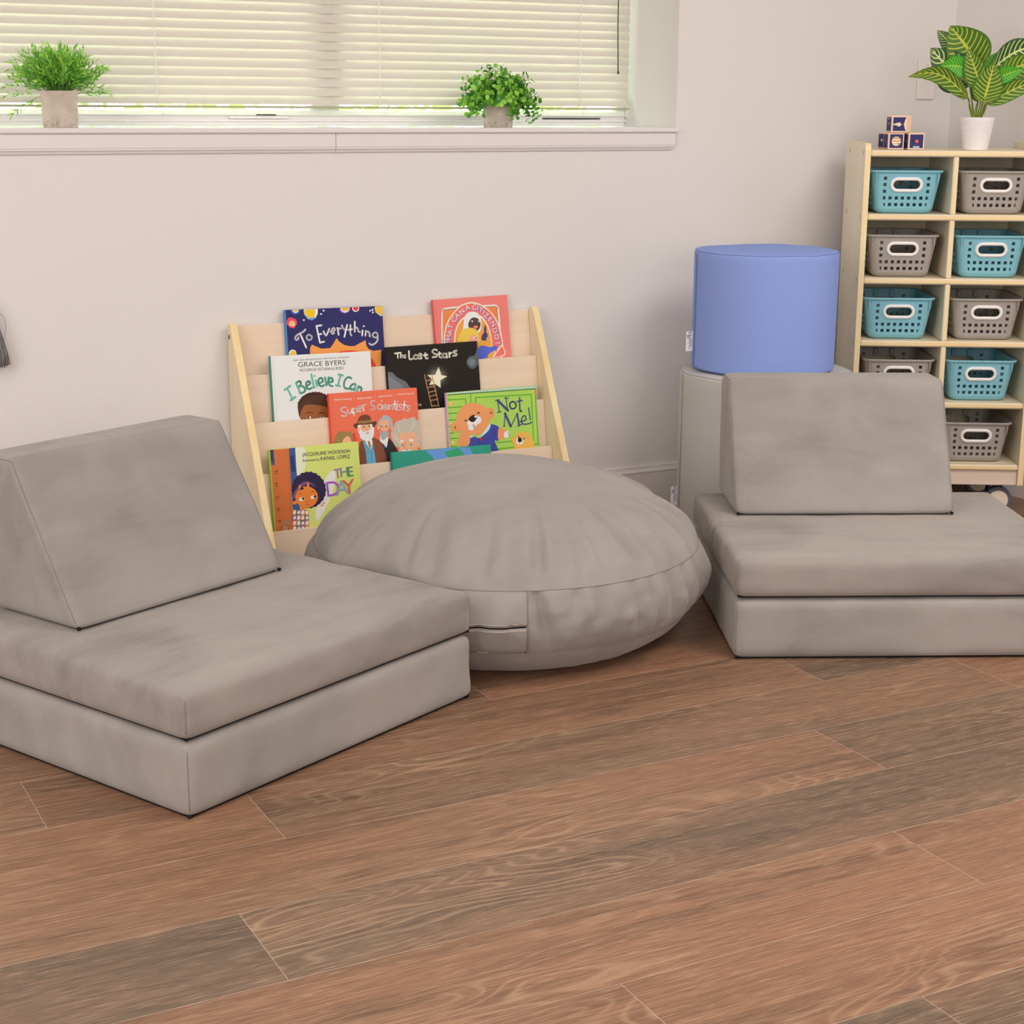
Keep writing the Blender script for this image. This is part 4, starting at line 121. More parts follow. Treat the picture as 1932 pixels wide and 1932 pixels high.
# ------------------------------------------------------------------ mesh builder
class MB:
    def __init__(s): s.v=[]; s.f=[]; s.m=[]; s.sm=[]; s.uvs={}
    def add(s,vs,fs,mi=0,smooth=False):
        o=len(s.v); s.v+= [tuple(v) for v in vs]
        for f in fs: s.f.append([o+i for i in f]); s.m.append(mi); s.sm.append(smooth)
        return o
    def box(s,x0,x1,y0,y1,z0,z1,mi=0,M=None):
        vs=[Vector((x,y,z)) for z in (z0,z1) for y in (y0,y1) for x in (x0,x1)]
        if M: vs=[M@v for v in vs]
        s.add(vs,[(0,2,3,1),(4,5,7,6),(0,1,5,4),(2,6,7,3),(0,4,6,2),(1,3,7,5)],mi)
    def rbox(s,x0,x1,y0,y1,z0,z1,r=.003,mi=0,M=None):         # box with chamfered edges
        c=Vector(((x0+x1)/2,(y0+y1)/2,(z0+z1)/2)); h=((x1-x0)/2,(y1-y0)/2,(z1-z0)/2); r=min(r,*(a*.49 for a in h)); vs=[];idx={}
        for sx in (-1,1):
            for sy in (-1,1):
                for sz in (-1,1):
                    sg=(sx,sy,sz)
                    for a in range(3):
                        p=[sg[k]*(h[k]-(0 if k==a else r)) for k in range(3)]
                        idx[sg,a]=len(vs); q=c+Vector(p); vs.append(M@q if M else q)
        fs=[]
        for a in range(3):
            b,d=[(1,2),(2,0),(0,1)][a]
            for sa in (-1,1):
                q=[]
                for sb,sd in ((-1,-1),(1,-1),(1,1),(-1,1)):
                    g=[0,0,0]; g[a]=sa; g[b]=sb; g[d]=sd; q.append(idx[tuple(g),a])
                fs.append(q if sa>0 else q[::-1])
        for a in range(3):                                       # edges along axis a
            b,d=[(1,2),(2,0),(0,1)][a]
            for sb in (-1,1):
                for sd in (-1,1):
                    g0=[0,0,0]; g0[a]=-1; g0[b]=sb; g0[d]=sd; g1=list(g0); g1[a]=1; g0=tuple(g0); g1=tuple(g1)
                    q=[idx[g0,b],idx[g1,b],idx[g1,d],idx[g0,d]]; fs.append(q if sb*sd>0 else q[::-1])
        for sx in (-1,1):
            for sy in (-1,1):
                for sz in (-1,1):
                    g=(sx,sy,sz); q=[idx[g,0],idx[g,1],idx[g,2]]; fs.append(q if sx*sy*sz>0 else q[::-1])
        s.add(vs,fs,mi)
    def tube(s,pts,r,n=8,mi=0,cap=True,rs=None):
        pts=[Vector(p) for p in pts]; vs=[]; up=None
        for i,p in enumerate(pts):
            d=(pts[min(i+1,len(pts)-1)]-pts[max(i-1,0)]).normalized()
            if up is None: up=d.orthogonal().normalized()
            up=(up-d*up.dot(d)); up=up.normalized() if up.length>1e-6 else d.orthogonal().normalized(); w=d.cross(up); rr=rs[i] if rs else r
            for k in range(n): a=2*math.pi*k/n; vs.append(p+(up*math.cos(a)+w*math.sin(a))*rr)
        fs=[(i*n+k,i*n+(k+1)%n,(i+1)*n+(k+1)%n,(i+1)*n+k) for i in range(len(pts)-1) for k in range(n)]
        if cap: fs+=[tuple(range(n))[::-1],tuple((len(pts)-1)*n+k for k in range(n))]
        s.add(vs,fs,mi,True)
    def lathe(s,prof,n=48,c=(0,0,0),mi=0,fn=None,smooth=True):
        vs=[]
        for i,(r,z) in enumerate(prof):
            for k in range(n):
                a=2*math.pi*k/n; p=Vector((c[0]+r*math.cos(a),c[1]+r*math.sin(a),c[2]+z)); vs.append(fn(p,a,i) if fn else p)
        fs=[(i*n+k,i*n+(k+1)%n,(i+1)*n+(k+1)%n,(i+1)*n+k) for i in range(len(prof)-1) for k in range(n)]
        s.add(vs,fs,mi,smooth)
    def build(s,name,mats,parent=None,world=True,smooth=None):
        me=bpy.data.meshes.new(name); V=s.v
        if parent is not None and world: Mi=WM[parent.name].inverted(); V=[tuple(Mi@Vector(v)) for v in V]
        me.from_pydata(V,[],s.f); me.update()
        for m in (mats if isinstance(mats,(list,tuple)) else [mats]): me.materials.append(m)
        me.polygons.foreach_set('material_index',s.m); me.polygons.foreach_set('use_smooth',s.sm if smooth is None else [smooth]*len(s.f))
        o=bpy.data.objects.new(name,me); COL.objects.link(o)
        if parent is not None: o.parent=parent; WM[o.name]=WM[parent.name].copy() 
        else: WM[o.name]=Matrix.Identity(4)
        return o
WM={}
def tag(o,label=None,cat=None,group=None,kind=None):
    if label: o['label']=label
    if cat: o['category']=cat
    if group: o['group']=group
    if kind: o['kind']=kind
    return o
def thing(name,label,cat,M=None,group=None,loc=None,rz=0):
    o=bpy.data.objects.new(name,None); COL.objects.link(o); o.empty_display_size=.05
    if M is None: M=Matrix.Translation(loc or (0,0,0))@Matrix.Rotation(rz,4,'Z')
    o.matrix_world=M; WM[o.name]=M.copy(); return tag(o,label,cat,group)
def struct(name,mb,m,parent=None,smooth=None):
    o=mb.build(name,m,parent,smooth=smooth)
    if parent is None: tag(o,kind='structure')
    return o
def weld_norm(o,ang=.6):
    o.data.polygons.foreach_set('use_smooth',[True]*len(o.data.polygons)); o.data.set_sharp_from_angle(angle=ang)
def cat_rom(P,closed=False,k=5):
    P=[Vector(p) for p in P]; n=len(P); out=[]
    if n<3 and not closed: return P
    for i in range(n if closed else n-1):
        g=(lambda j:P[j%n]) if closed else (lambda j:P[max(0,min(n-1,j))])
        a,b,c,d=g(i-1),g(i),g(i+1),g(i+2)
        for j in range(k):
            t=j/k; out.append(.5*((2*b)+(c-a)*t+(2*a-5*b+4*c-d)*t*t+(3*b-a-3*c+d)*t**3))
    if not closed: out.append(P[-1])
    return out
# ------------------------------------------------------------------ soft cushions (dense grid box, relaxed edges)
def softgrid(nx,ny,nz,fm,iters=8,disp=None):
    key={};V=[];F=[]
    def vid(i,j,k):
        if (i,j,k) not in key: key[i,j,k]=len(V); V.append(fm(i/nx,j/ny,k/nz))
        return key[i,j,k]
    for i in range(nx):
        for j in range(ny):
            F.append((vid(i,j,0),vid(i,j+1,0),vid(i+1,j+1,0),vid(i+1,j,0))); F.append((vid(i,j,nz),vid(i+1,j,nz),vid(i+1,j+1,nz),vid(i,j+1,nz)))
    for i in range(nx):
        for k in range(nz):
            F.append((vid(i,0,k),vid(i+1,0,k),vid(i+1,0,k+1),vid(i,0,k+1))); F.append((vid(i,ny,k),vid(i,ny,k+1),vid(i+1,ny,k+1),vid(i+1,ny,k)))
    for j in range(ny):
        for k in range(nz):
            F.append((vid(0,j,k),vid(0,j,k+1),vid(0,j+1,k+1),vid(0,j+1,k))); F.append((vid(nx,j,k),vid(nx,j+1,k),vid(nx,j+1,k+1),vid(nx,j,k+1)))
    A=np.array(V,float); E=set()
    for f in F:
        for a,b in zip(f,f[1:]+f[:1]): E.add((min(a,b),max(a,b)))
    E=np.array(list(E)); deg=np.bincount(E.ravel(),minlength=len(A)).astype(float)
    for _ in range(iters):
        S=np.zeros_like(A); np.add.at(S,E[:,0],A[E[:,1]]); np.add.at(S,E[:,1],A[E[:,0]]); A=A*.5+.5*S/deg[:,None]
    if disp:
        inv={v:k for k,v in key.items()}
        for n_,(i,j,k) in inv.items(): A[n_]+=disp(i/nx,j/ny,k/nz,A[n_])
    return A,F,key
def seam_path(A,key,lst): return [tuple(A[key[q]]) for q in lst]
# ------------------------------------------------------------------ palette
M_wall=paint('wall_paint',(217,205,198)); M_trim=paint('trim_paint',(219,206,200),.5,.01); M_ceil=paint('ceiling_paint',(225,218,212))
VG=(143,132,125)
M_vel=[velvet('grey_velvet_%s'%n,c,k,sd) for n,sd,c,k in (('base',0,(147,136,128),1.0),('seat',5.3,(143,131,123),1.4),('wedge',11.1,VG,1.2),('bag',3.7,VG,.9))]
M_seam=mat('seam_thread',(124,114,106),.9,.1); M_zip=mat('zipper_black',(22,20,20),.6,.2)
M_birch=wood('birch_ply',(229,207,176),(221,195,160)); M_birchx=wood('birch_ply_long',(229,207,176),(221,195,160),0); M_edge=wood('birch_edge',(236,208,158),(226,190,136)); M_edgex=wood('birch_edge_long',(236,208,158),(226,190,136),0)
M_panel=wood('maple_panel',(226,198,174),(219,188,160),0,.6)
M_cub=wood('cubby_birch',(228,210,184),(224,204,176)); M_cubx=wood('cubby_birch_long',(226,206,176),(219,194,162),0); M_cube=wood('cubby_edge',(238,210,164),(230,194,144)); M_cubex=wood('cubby_edge_long',(238,208,160),(230,190,140),0)
M_white=mat('white_plastic',(236,230,226),.35,.4); M_dark=mat('dark_gap',(30,26,24),.8,.1)
# ------------------------------------------------------------------ room shell
YW,XR,XL,YF,ZC=4.3966,3.958,-3.2,-2.6,2.75
def make_floor():
    y0=1.8526-.2293*20; rows=34; js={4:.516,3:.880,2:.310,1:.719,0:.132,-1:1.150,-2:1.522}; PL=1.723
    mb=MB(); at=[]; uvs=[]; FW=4.55; rnd=random.Random(3); tone={(4,0):.3,(4,1):.7}
    for r in range(rows):
        ya=y0+.2293*r; yb=min(ya+.2293,FW); idx=r-20
        if ya>=FW: break
        x=js.get(idx,rnd.random()*PL)
        while x>XL: x-=PL
        while x<XR+.06:
            xa,xb=max(x,XL),min(x+PL,XR+.06); a,b=rnd.random(),rnd.random()
            mb.add([(xa,ya,0),(xb,ya,0),(xb,yb,0),(xa,yb,0)],[(0,1,2,3)]); uvs+=[(xa-x,0),(xb-x,0),(xb-x,yb-ya),(xa-x,yb-ya)]; at+=[(a,PL,b)]*4; x+=PL
    o=struct('floor',mb,floor_mat()); me=o.data; uv=me.uv_layers.new(name='UVMap'); uv.data.foreach_set('uv',[c for p in uvs for c in p])
    A=me.attributes.new('plank','FLOAT_VECTOR','POINT'); A.data.foreach_set('vector',[c for p in at for c in p])
make_floor()
WX0,WX1,WZ0,WZ1=-.15,2.857,1.174,2.25
mb=MB(); mb.box(XL-.05,WX0,YW,4.78,-.1,ZC+.05); mb.box(WX1,XR+.1,YW,4.78,-.1,ZC+.05); mb.box(WX0-.02,WX1+.02,YW+.0004,4.78,-.1,WZ0); mb.box(WX0,WX1,YW,4.78,WZ1,ZC); struct('wall_back',mb,M_wall)
mb=MB(); mb.box(XR,XR+.1,YF-.05,YW+.05,-.1,ZC+.05); struct('wall_right',mb,M_wall)
mb=MB(); mb.box(XL-.1,XL,YF,4.78,0,ZC); struct('wall_left',mb,M_wall)
mb=MB(); mb.box(XL-.1,XR+.1,YF-.1,YF,0,ZC); struct('wall_front',mb,M_wall)
mb=MB(); mb.box(XL-.1,XR+.1,YF-.1,4.78,ZC,ZC+.1); struct('ceiling',mb,M_ceil)
def base_prof(mb,p,q,nrm):
    pr=[(0,0),(.014,0),(.014,.106),(.0165,.109),(.0165,.113),(.011,.1165),(.009,.124),(.0105,.127),(.008,.131),(0,.131)]
    p,q,nrm=Vector(p),Vector(q),Vector(nrm); n=len(pr); vs=[b+nrm*d+Vector((0,0,z)) for b in (p,q) for d,z in pr]
    mb.add(vs,[(i,(i+1)%n,n+(i+1)%n,n+i) for i in range(n)]+[tuple(range(n)),tuple(range(2*n-1,n-1,-1))])
mb=MB(); base_prof(mb,(XL,YW,0),(XR,YW,0),(0,-1,0)); struct('baseboard_back',mb,M_trim)
mb=MB(); base_prof(mb,(XR,YF,0),(XR,YW-.0165,0),(-1,0,0)); struct('baseboard_right',mb,M_trim)
# window
win=bpy.data.objects.new('window_1',None); COL.objects.link(win); win.location=(1.35,4.72,1.2); WM['window_1']=Matrix.Translation(win.location); tag(win,kind='structure')
bpy.context.view_layer.update()
M_vinyl=mat('white_vinyl',raw=(.95,.95,.95,1),rough=.35,spec=.4)
mb=MB()
for a in ((WX0,WX1,4.70,4.76,1.191,1.239),(WX0,WX1,4.70,4.76,WZ1-.05,WZ1),(WX0,WX0+.05,4.70,4.76,1.239,WZ1-.05),(WX1-.035,WX1,4.70,4.76,1.239,WZ1-.05),(1.775,1.865,4.70,4.76,1.239,WZ1-.05)): mb.rbox(*a,r=.004)
mb.rbox(WX0,WX1,4.694,4.70,1.205,1.211,r=.001); mb.rbox(WX0,WX1,4.69,4.70,1.222,1.226,r=.001); mb.rbox(1.52,1.70,4.692,4.70,1.213,1.221,r=.001)
mb.build('window_frame',M_vinyl,win)
mb=MB(); mb.box(2.55,2.76,4.695,4.699,1.2135,1.2165); mb.box(1.60,1.66,4.688,4.692,1.2225,1.2255); mb.build('track_slot',M_dark,win)
mg=bpy.data.materials.new('window_glass'); mg.use_nodes=True; nt=mg.node_tree; nt.nodes.remove(nt.nodes['Principled BSDF']); tr=nt.nodes.new('ShaderNodeBsdfTransparent'); gl=nt.nodes.new('ShaderNodeBsdfGlossy'); gl.inputs['Roughness'].default_value=.02; fr=nt.nodes.new('ShaderNodeFresnel'); mx=nt.nodes.new('ShaderNodeMixShader'); ou=nt.nodes['Material Output']
nt.links.new(fr.outputs[0],mx.inputs[0]); nt.links.new(tr.outputs[0],mx.inputs[1]); nt.links.new(gl.outputs[0],mx.inputs[2]); nt.links.new(mx.outputs[0],ou.inputs[0])
for a,b in ((WX0+.05,1.775),(1.865,WX1-.035)):
    mb=MB(); mb.box(a,b,4.728,4.732,1.239,WZ1-.05); mb.build('glass_pane',mg,win)
mb=MB(); mb.rbox(WX0-.03,2.8585,4.374,4.70,1.1765,1.1905,r=.003); o=mb.build('window_sill',[M_trim,M_vinyl],win)
for p in o.data.polygons: p.material_index=1 if p.normal.z>.9 else 0  # top face whiter than the trim: daylight glare put into its colour
SP=1.725
mb=MB()
for a,b in ((WX0-.02,SP-.0006),(SP+.0006,2.848)): mb.rbox(a,b,4.382,YW,1.138,1.1765,r=.0015)
mb.build('sill_apron',M_trim,win)
mb=MB()
for a,b in ((WX0-.02,SP-.0006),(SP+.0006,2.842)):
    pr=[(0,0),(.006,0),(.009,.006),(.013,.009),(.0135,.0135),(0,.0135)]; n=len(pr); vs=[(x,YW-d,1.1245+z) for x in (a,b) for d,z in pr]
    mb.add(vs,[(i,(i+1)%n,n+(i+1)%n,n+i) for i in range(n)]+[tuple(range(n)),tuple(range(2*n-1,n-1,-1))])
mb.build('sill_moulding',M_trim,win)
# blind
bl=thing('window_blind','cream horizontal slat blind drawn down and closed over the window','blind',loc=(1.35,4.66,1.24))
ms=bpy.data.materials.new('blind_slat'); ms.use_nodes=True; nt=ms.node_tree; b=nt.nodes['Principled BSDF']; b.inputs['Base Color'].default_value=(.70,.672,.605,1); b.inputs['Roughness'].default_value=.5; tl=nt.nodes.new('ShaderNodeBsdfTranslucent'); tl.inputs[0].default_value=(.92,.92,.82,1); mx=nt.nodes.new('ShaderNodeMixShader'); mx.inputs[0].default_value=.022
nt.links.new(b.outputs[0],mx.inputs[1]); nt.links.new(tl.outputs[0],mx.inputs[2]); nt.links.new(mx.outputs[0],nt.nodes['Material Output'].inputs[0])
mb=MB(); BX0,BX1=WX0+.01,2.842; z=1.2672; k=0
while z<2.2:
    vs=[]; w=.0155; tl_=math.radians(71 if k>0 else 64)
    for x in (BX0,BX1):
        for q in range(6):
            u=-1+2*q/5; d=.0022*(1-u*u); yy=u*w*math.cos(tl_)-d*math.sin(tl_)*1.0; zz=u*w*math.sin(tl_)+d*math.cos(tl_)
            vs.append((x,4.662+yy,z+zz))
    mb.add(vs,[(q,q+1,q+7,q+6) for q in range(5)],0,True); z+=.0258; k+=1
sl=mb.build('slats',ms,bl)
mb=MB(); mb.rbox(BX0,BX1,4.650,4.674,1.2425,1.2495,r=.003); mb.build('bottom_rail',mat('blind_rail',(168,158,128),.5),bl)
M_cord=mat('blind_cord',(238,232,216),.8); 
for x in (.66,1.298,1.972,2.655):
    mb=MB(); mb.tube([(x,4.645+.001*math.sin(q),1.2405+q*.1) for q in range(10)],.0014,6); mb.tube([(x+.003,4.678,1.2385),(x+.003,4.678,2.2)],.0009,6); mb.tube([(x,4.648,1.244),(x+.010,4.645,1.238),(x+.016,4.646,1.226),(x+.013,4.648,1.221)],.0011,6); mb.build('lift_cord',M_cord,bl)
mb=MB(); mb.tube([(2.785,4.640,2.2),(2.786,4.638,1.75),(2.784,4.636,1.5),(2.788,4.636,1.358)],.0018,8); mb.tube([(2.788,4.636,1.362),(2.789,4.636,1.354)],.0032,8); mb.build('tilt_wand',mat('wand_dark',(60,56,46),.4),bl)
# hedge outside
mb=MB(); rh=random.Random(5)
for i in range(5200):
    p=Vector((rh.uniform(-1.2,5.5),rh.uniform(6.4,7.3),rh.uniform(.3,2.0)+.25*math.sin(i))); d=Vector((rh.gauss(0,1),rh.gauss(0,1),rh.gauss(0,1))).normalized(); e=d.orthogonal().normalized(); mb.add([p-d*.06,p+e*.03,p+d*.06,p-e*.03],[(0,1,2,3)])
hd=mb.build('hedge',mat('hedge_leaf',(120,170,60),.6)); tag(hd,'green hedge seen through the gaps at the bottom of the blind','hedge',kind='stuff')
# ------------------------------------------------------------------ couches
def rot(a): return Matrix.Rotation(math.radians(a),4,'Z')
W_,D_=.815,.70
def nz(p,s,k=0): return noise.noise(Vector((p[0]*s+k,p[1]*s+k*.7,p[2]*s+k*.3)))
def cushion(name,label,cat,M,w,d,h,mat_,seed,iters=7,pleat=0,group=None,flat_bottom=True):
    t=thing(name,label,cat,M,group)
    nx,ny,nz_=int(w/.0125),int(d/.0125),max(7,int(h/.0125))
    def disp(u,v,q,p):
        e=.0022*nz(p,5,seed)+.0012*nz(p,16,seed+4); o=np.zeros(3)
        if q>.98: o[2]+=-abs(e)*1.2
        if q<.02: return o
        if v<.02: o[1]+=-e*1.6
        if u<.02:
            o[0]+=-e*1.6
            if pleat: o[0]+= pleat*math.sin(v*95+2.2*nz(p,6,seed))*math.exp(-((v-.42)/.30)**2)*(.35+.65*math.sin(min(1,q)*math.pi))
        if u>.98: o[0]+=e*1.6
        return o
    A,F,key=softgrid(nx,ny,nz_,lambda u,v,q:(u*w,v*d,q*h),iters,disp)
    mb=MB(); mb.add([M@Vector(p) for p in A],F,0,True); mb.build('cover',mat_,t)
    for (i,j) in ((0,0),(nx,0)):
        P=seam_path(A,key,[(i,j,k) for k in range(1,nz_)]); mb=MB(); mb.tube([M@Vector(p) for p in P],.0008,6); mb.build('seam',M_seam,t)
    mb=MB(); g=.011; zz=(.0004,.0032)
    for a in ((g,w-g,g,g+.012),(g,w-g,d-g-.012,d-g),(g,g+.012,g,d-g),(w-g-.012,w-g,g,d-g)): mb.rbox(*a,*zz,r=.002,M=M)
    mb.rbox(.006,.014,.006,.014,.001,.008,r=.002,M=M); mb.rbox(w-.014,w-.006,.006,.014,.001,.008,r=.002,M=M)
    mb.build('zipper',M_zip,t); return t
def wedge(name,label,M,mat_,seed,group=None):
    w,d0,d1,h=.568,.292,.103,.324; t=thing(name,label,'cushion',M,group); nx,ny,nz_=44,22,26
    def fm(u,v,q):
        f=(d0-d1)*q; return (u*w,f+(d0-f)*v,q*h)
    def disp(u,v,q,p):
        e=.0025*nz(p,5,seed)+.0012*nz(p,15,seed+2); o=np.zeros(3)
        if v<.02 and q>.02: o[1]-=e*1.5; o[2]+=e*.7
        if u<.02 or u>.98: o[0]+=e*(1 if u>.5 else -1)
        return o
    A,F,key=softgrid(nx,ny,nz_,fm,6,disp); mb=MB(); mb.add([M@Vector(p) for p in A],F,0,True); mb.build('cover',mat_,t)
    for i in (0,nx):
        P=seam_path(A,key,[(i,0,k) for k in range(1,nz_)]+[(i,j,nz_) for j in range(0,ny)]); mb=MB(); mb.tube([M@Vector(p) for p in P],.0008,6); mb.build('seam',M_seam,t)
    mb=MB(); g=.015
    for a in ((g,w-g,g,g+.012),(g,g+.012,g,d0-g),(w-g-.012,w-g,g,d0-g),(g,w-g,d0-g-.012,d0-g)): mb.rbox(*a,.0004,.0034,r=.001,M=M)
    mb.rbox(.005,.013,.005,.013,.001,.008,r=.002,M=M); mb.rbox(w-.013,w-.005,.005,.013,.001,.008,r=.002,M=M)
    mb.build('zipper',M_zip,t); return t
oL,aL=(.749,2.681),25.2; oR,aR=(2.138,2.981),-25.3
for (o,a,side,s0,wx,wy) in ((oL,aL,'left',1.0,.106,.425),(oR,aR,'right',9.0,.066,.413)):
    B=Matrix.Translation((o[0],o[1],0))@rot(a)
    near='by the book rack' if side=='left' else 'before the blue cylinder'
    cushion('base_cushion','thick grey velvet floor cushion at the bottom of the %s low couch'%side,'cushion',B@Matrix.Translation((0,0,.001)),W_,D_,.1455,M_vel[0],s0,7,0,'couch base cushions')
    cushion('seat_cushion','thinner grey velvet seat cushion lying on the base of the %s low couch'%side,'cushion',B@Matrix.Translation((0,0,.149)),W_,D_,.093,M_vel[1],s0+2,6,.0035 if side=='right' else .0015,'couch seat cushions')
    wedge('wedge_cushion','grey velvet wedge backrest on the %s low couch, %s'%(side,near),B@Matrix.Translation((wx,wy,.243)),M_vel[2],s0+5,'wedge backrests')
# ------------------------------------------------------------------ pouf
PCX,PCY=1.789,3.462
e1L=Vector((math.cos(math.radians(aL)),math.sin(math.radians(aL)))); e1R=Vector((math.cos(math.radians(aR)),math.sin(math.radians(aR))))
def pouf():
    t=thing('floor_pouf','large round grey velvet floor pouf lying between the two couches','pouf',loc=(PCX,PCY,0)); N=288
    RS,ZS,RB,ZB=.470,.226,.456,.080
    def fin(p):
        q=Vector((p[0],p[1])); d=(q-Vector(oL)).dot(e1L)-(W_+.006)
        if d<0 and p[2]<.26: q-=e1L*d
        d=(q-Vector(oR)).dot(e1R)+.006
        if d>0 and p[2]<.26: q-=e1R*d
        return Vector((q.x,q.y,max(p[2],.001)))
    def pleat(a,k):
        g=.45+1.1*abs(noise.noise(Vector((math.cos(a)*3.2+k,math.sin(a)*3.2,k+2)))); n1=noise.noise(Vector((math.cos(a)*9.5,math.sin(a)*9.5+k,k))); n2=noise.noise(Vector((math.cos(a)*21,math.sin(a)*21+k,k)))
        return g*(1.1*n1+.5*n2)-.25*g*(1-min(1,abs(n1)*5))
    A1=math.atan2(3.072-PCY,1.632-PCX)
    def cre(a,L_): return -sum(dp*math.exp(-(((a-A1-da+math.pi)%(2*math.pi)-math.pi)/w_)**2) for da,w_,dp in L_)
    CT=((.055,.035,.017),(.02,.05,-.008),(-.20,.03,.008),(-.42,.05,.012),(-.60,.03,.009),(-.80,.05,.012),(.30,.04,.010),(.42,.03,.008),(.66,.05,.012),(.9,.05,.010),(1.2,.06,.010),(-1.1,.05,.012))
    CS=((.045,.028,.020),(.10,.03,-.006),(.24,.03,.008),(.34,.028,.011),(.40,.02,.008),(.55,.035,.012),(.66,.025,.010),(.80,.04,.012),(.95,.03,.012),(1.1,.03,.010),(-.55,.03,.008),(-.75,.03,.010),(-.85,.02,.008),(-.95,.02,.010),(-1.05,.02,.010),(-1.15,.02,.010))
    def P(part,s,a):
        if part=='t':
            f=s; r=RS*f; z=ZS+.182*(1-f**2.35)**.72; w=max(0,(f-.46)/.54); env=w**1.5*(1-w**9)
            ph=a+.55*(1-f)*noise.noise(Vector((math.cos(a)*2.5,math.sin(a)*2.5,2)))
            dz=.031*pleat(ph,1.3)*env+cre(ph,CT)*max(0,(f-.58)/.42)**1.1*(1-f**12)*1.8; c,s_=math.cos(a),math.sin(a)
            z+=dz+.008*noise.noise(Vector((r*c*4,r*s_*4,3.1)))*(1-f); x=r*c+dz*.5*c*w; y=r*s_+dz*.5*s_*w
            z-=.016*(x*.886-y*.463)/RS*(1-f*f)
        elif part=='s':
            z=ZS+(ZB-ZS)*s; b=math.sin(math.pi*s)**.85; r=RS+(RB-RS)*s+.030*b+.022*pleat(a+.10*s,4.4)*math.sin(math.pi*s)*(1.25-.8*s)+1.4*cre(a-.06*s,CS)*math.sin(math.pi*s**.7)*(1-.55*s)+.004*math.sin(math.pi*s)*noise.noise(Vector((a*9,s*5,7))); x,y=r*math.cos(a),r*math.sin(a)
        else:
            f=1-s; r=RB*(1-.0*s)*math.sin(math.acos(min(1,s)))**.9 if s<1 else 0; r=RB*(1-s**1.25); z=ZB*(1-s*3.0)**1.5 if s<1/3 else 0; r+=.006*pleat(a,8)*math.sin(math.pi*min(1,s*3)); x,y=r*math.cos(a),r*math.sin(a)
        return fin((PCX+x,PCY+y,z))
    for part,nm,n in (('t','top_panel',64),('s','side_panel',26),('b','bottom_panel',20)):
        mb=MB(); ss=[i/n for i in range(n+1)] if part!='t' else [max(.004,(i/n)) for i in range(n+1)]
        vs=[P(part,s,2*math.pi*k/N) for s in ss for k in range(N)]
        fs=[(i*N+k,i*N+(k+1)%N,(i+1)*N+(k+1)%N,(i+1)*N+k) for i in range(n) for k in range(N)]
        if part=='t': fs=[f[::-1] for f in fs][::-1]; fs.append(tuple(range(N)))
        mb.add(vs,[f[::-1] for f in fs] if part!='t' else fs,0,True); mb.build(nm,M_vel[3],t)
    for s,nm in ((0,1),(1,1)):
        mb=MB(); mb.tube([P('s',s,2*math.pi*k/N)+Vector((math.cos(2*math.pi*k/N),math.sin(2*math.pi*k/N),0))*.0003 for k in range(N+1)],.0009,6,cap=False); mb.build('seam',M_seam,t)
    a1=math.atan2(3.072-PCY,1.632-PCX); a0=a1-.36
    def strip(s0,s1,aa,ab,off,nm,m,na=24,ns=8):
        mb=MB(); vs=[]
        for dep in (off,.0):
            for i in range(ns+1):
                for k in range(na+1):
                    a=aa+(ab-aa)*k/na; s=s0+(s1-s0)*i/ns; q=P('s',s,a); vs.append(q+Vector((math.cos(a),math.sin(a),0))*(dep+.0015))
        n=(na+1)*(ns+1); fs=[]
        for i in range(ns):
            for k in range(na):
                a=i*(na+1)+k; fs+= [(a,a+1,a+na+2,a+na+1)]
        for k in range(na): fs+=[(k,n+k,n+k+1,k+1),(ns*(na+1)+k+1,n+ns*(na+1)+k+1,n+ns*(na+1)+k,ns*(na+1)+k)]
        for i in range(ns): fs+=[(i*(na+1)+na,(i*(na+1)+na)+n,(i+1)*(na+1)+na+n,(i+1)*(na+1)+na),((i+1)*(na+1),(i+1)*(na+1)+n,i*(na+1)+n,i*(na+1))]
        mb.add(vs,fs,0,True); o=mb.build(nm,m,t); return o
    h=strip(.01,.50,a0,a1,.006,'handle_flap',M_vel[3]); strip(.535,.97,a0,a1,.0055,'handle_pocket',M_vel[3]); sl=strip(.49,.545,a0,a1-.004,.001,'slot_shade',M_zip)  # black strip put between the flaps as the shade of the handle opening
    mb=MB(); mb.tube([P('s',s/12,a1)+Vector((math.cos(a1),math.sin(a1),0))*.005 for s in range(13)],.0014,6); mb.build('seam',M_seam,t)
    for s in (.462,.572):
        mb=MB(); mb.tube([P('s',s,a0+(a1-a0)*k/30)+Vector((math.cos(a0),math.sin(a0),0))*.0078 for k in range(31)],.0007,5); mb.build('stitching',mat('stitch',(190,178,168),.8),t)
    aa=a1-.205; q=P('s',1.0,aa); dv=Vector((math.cos(aa),math.sin(aa),0)); sd=Vector((-dv.y,dv.x,0)); mb=MB(); mb.add([q+dv*.003-sd*.012,q+dv*.003+sd*.012,q+dv*.005+sd*.012+Vector((0,0,.003)),q+dv*.005-sd*.012+Vector((0,0,.003)),q+dv*.0005-sd*.012,q+dv*.0005+sd*.012],[(0,1,2,3),(0,4,5,1)]); mb.build('care_tag',M_white,t)
pouf()
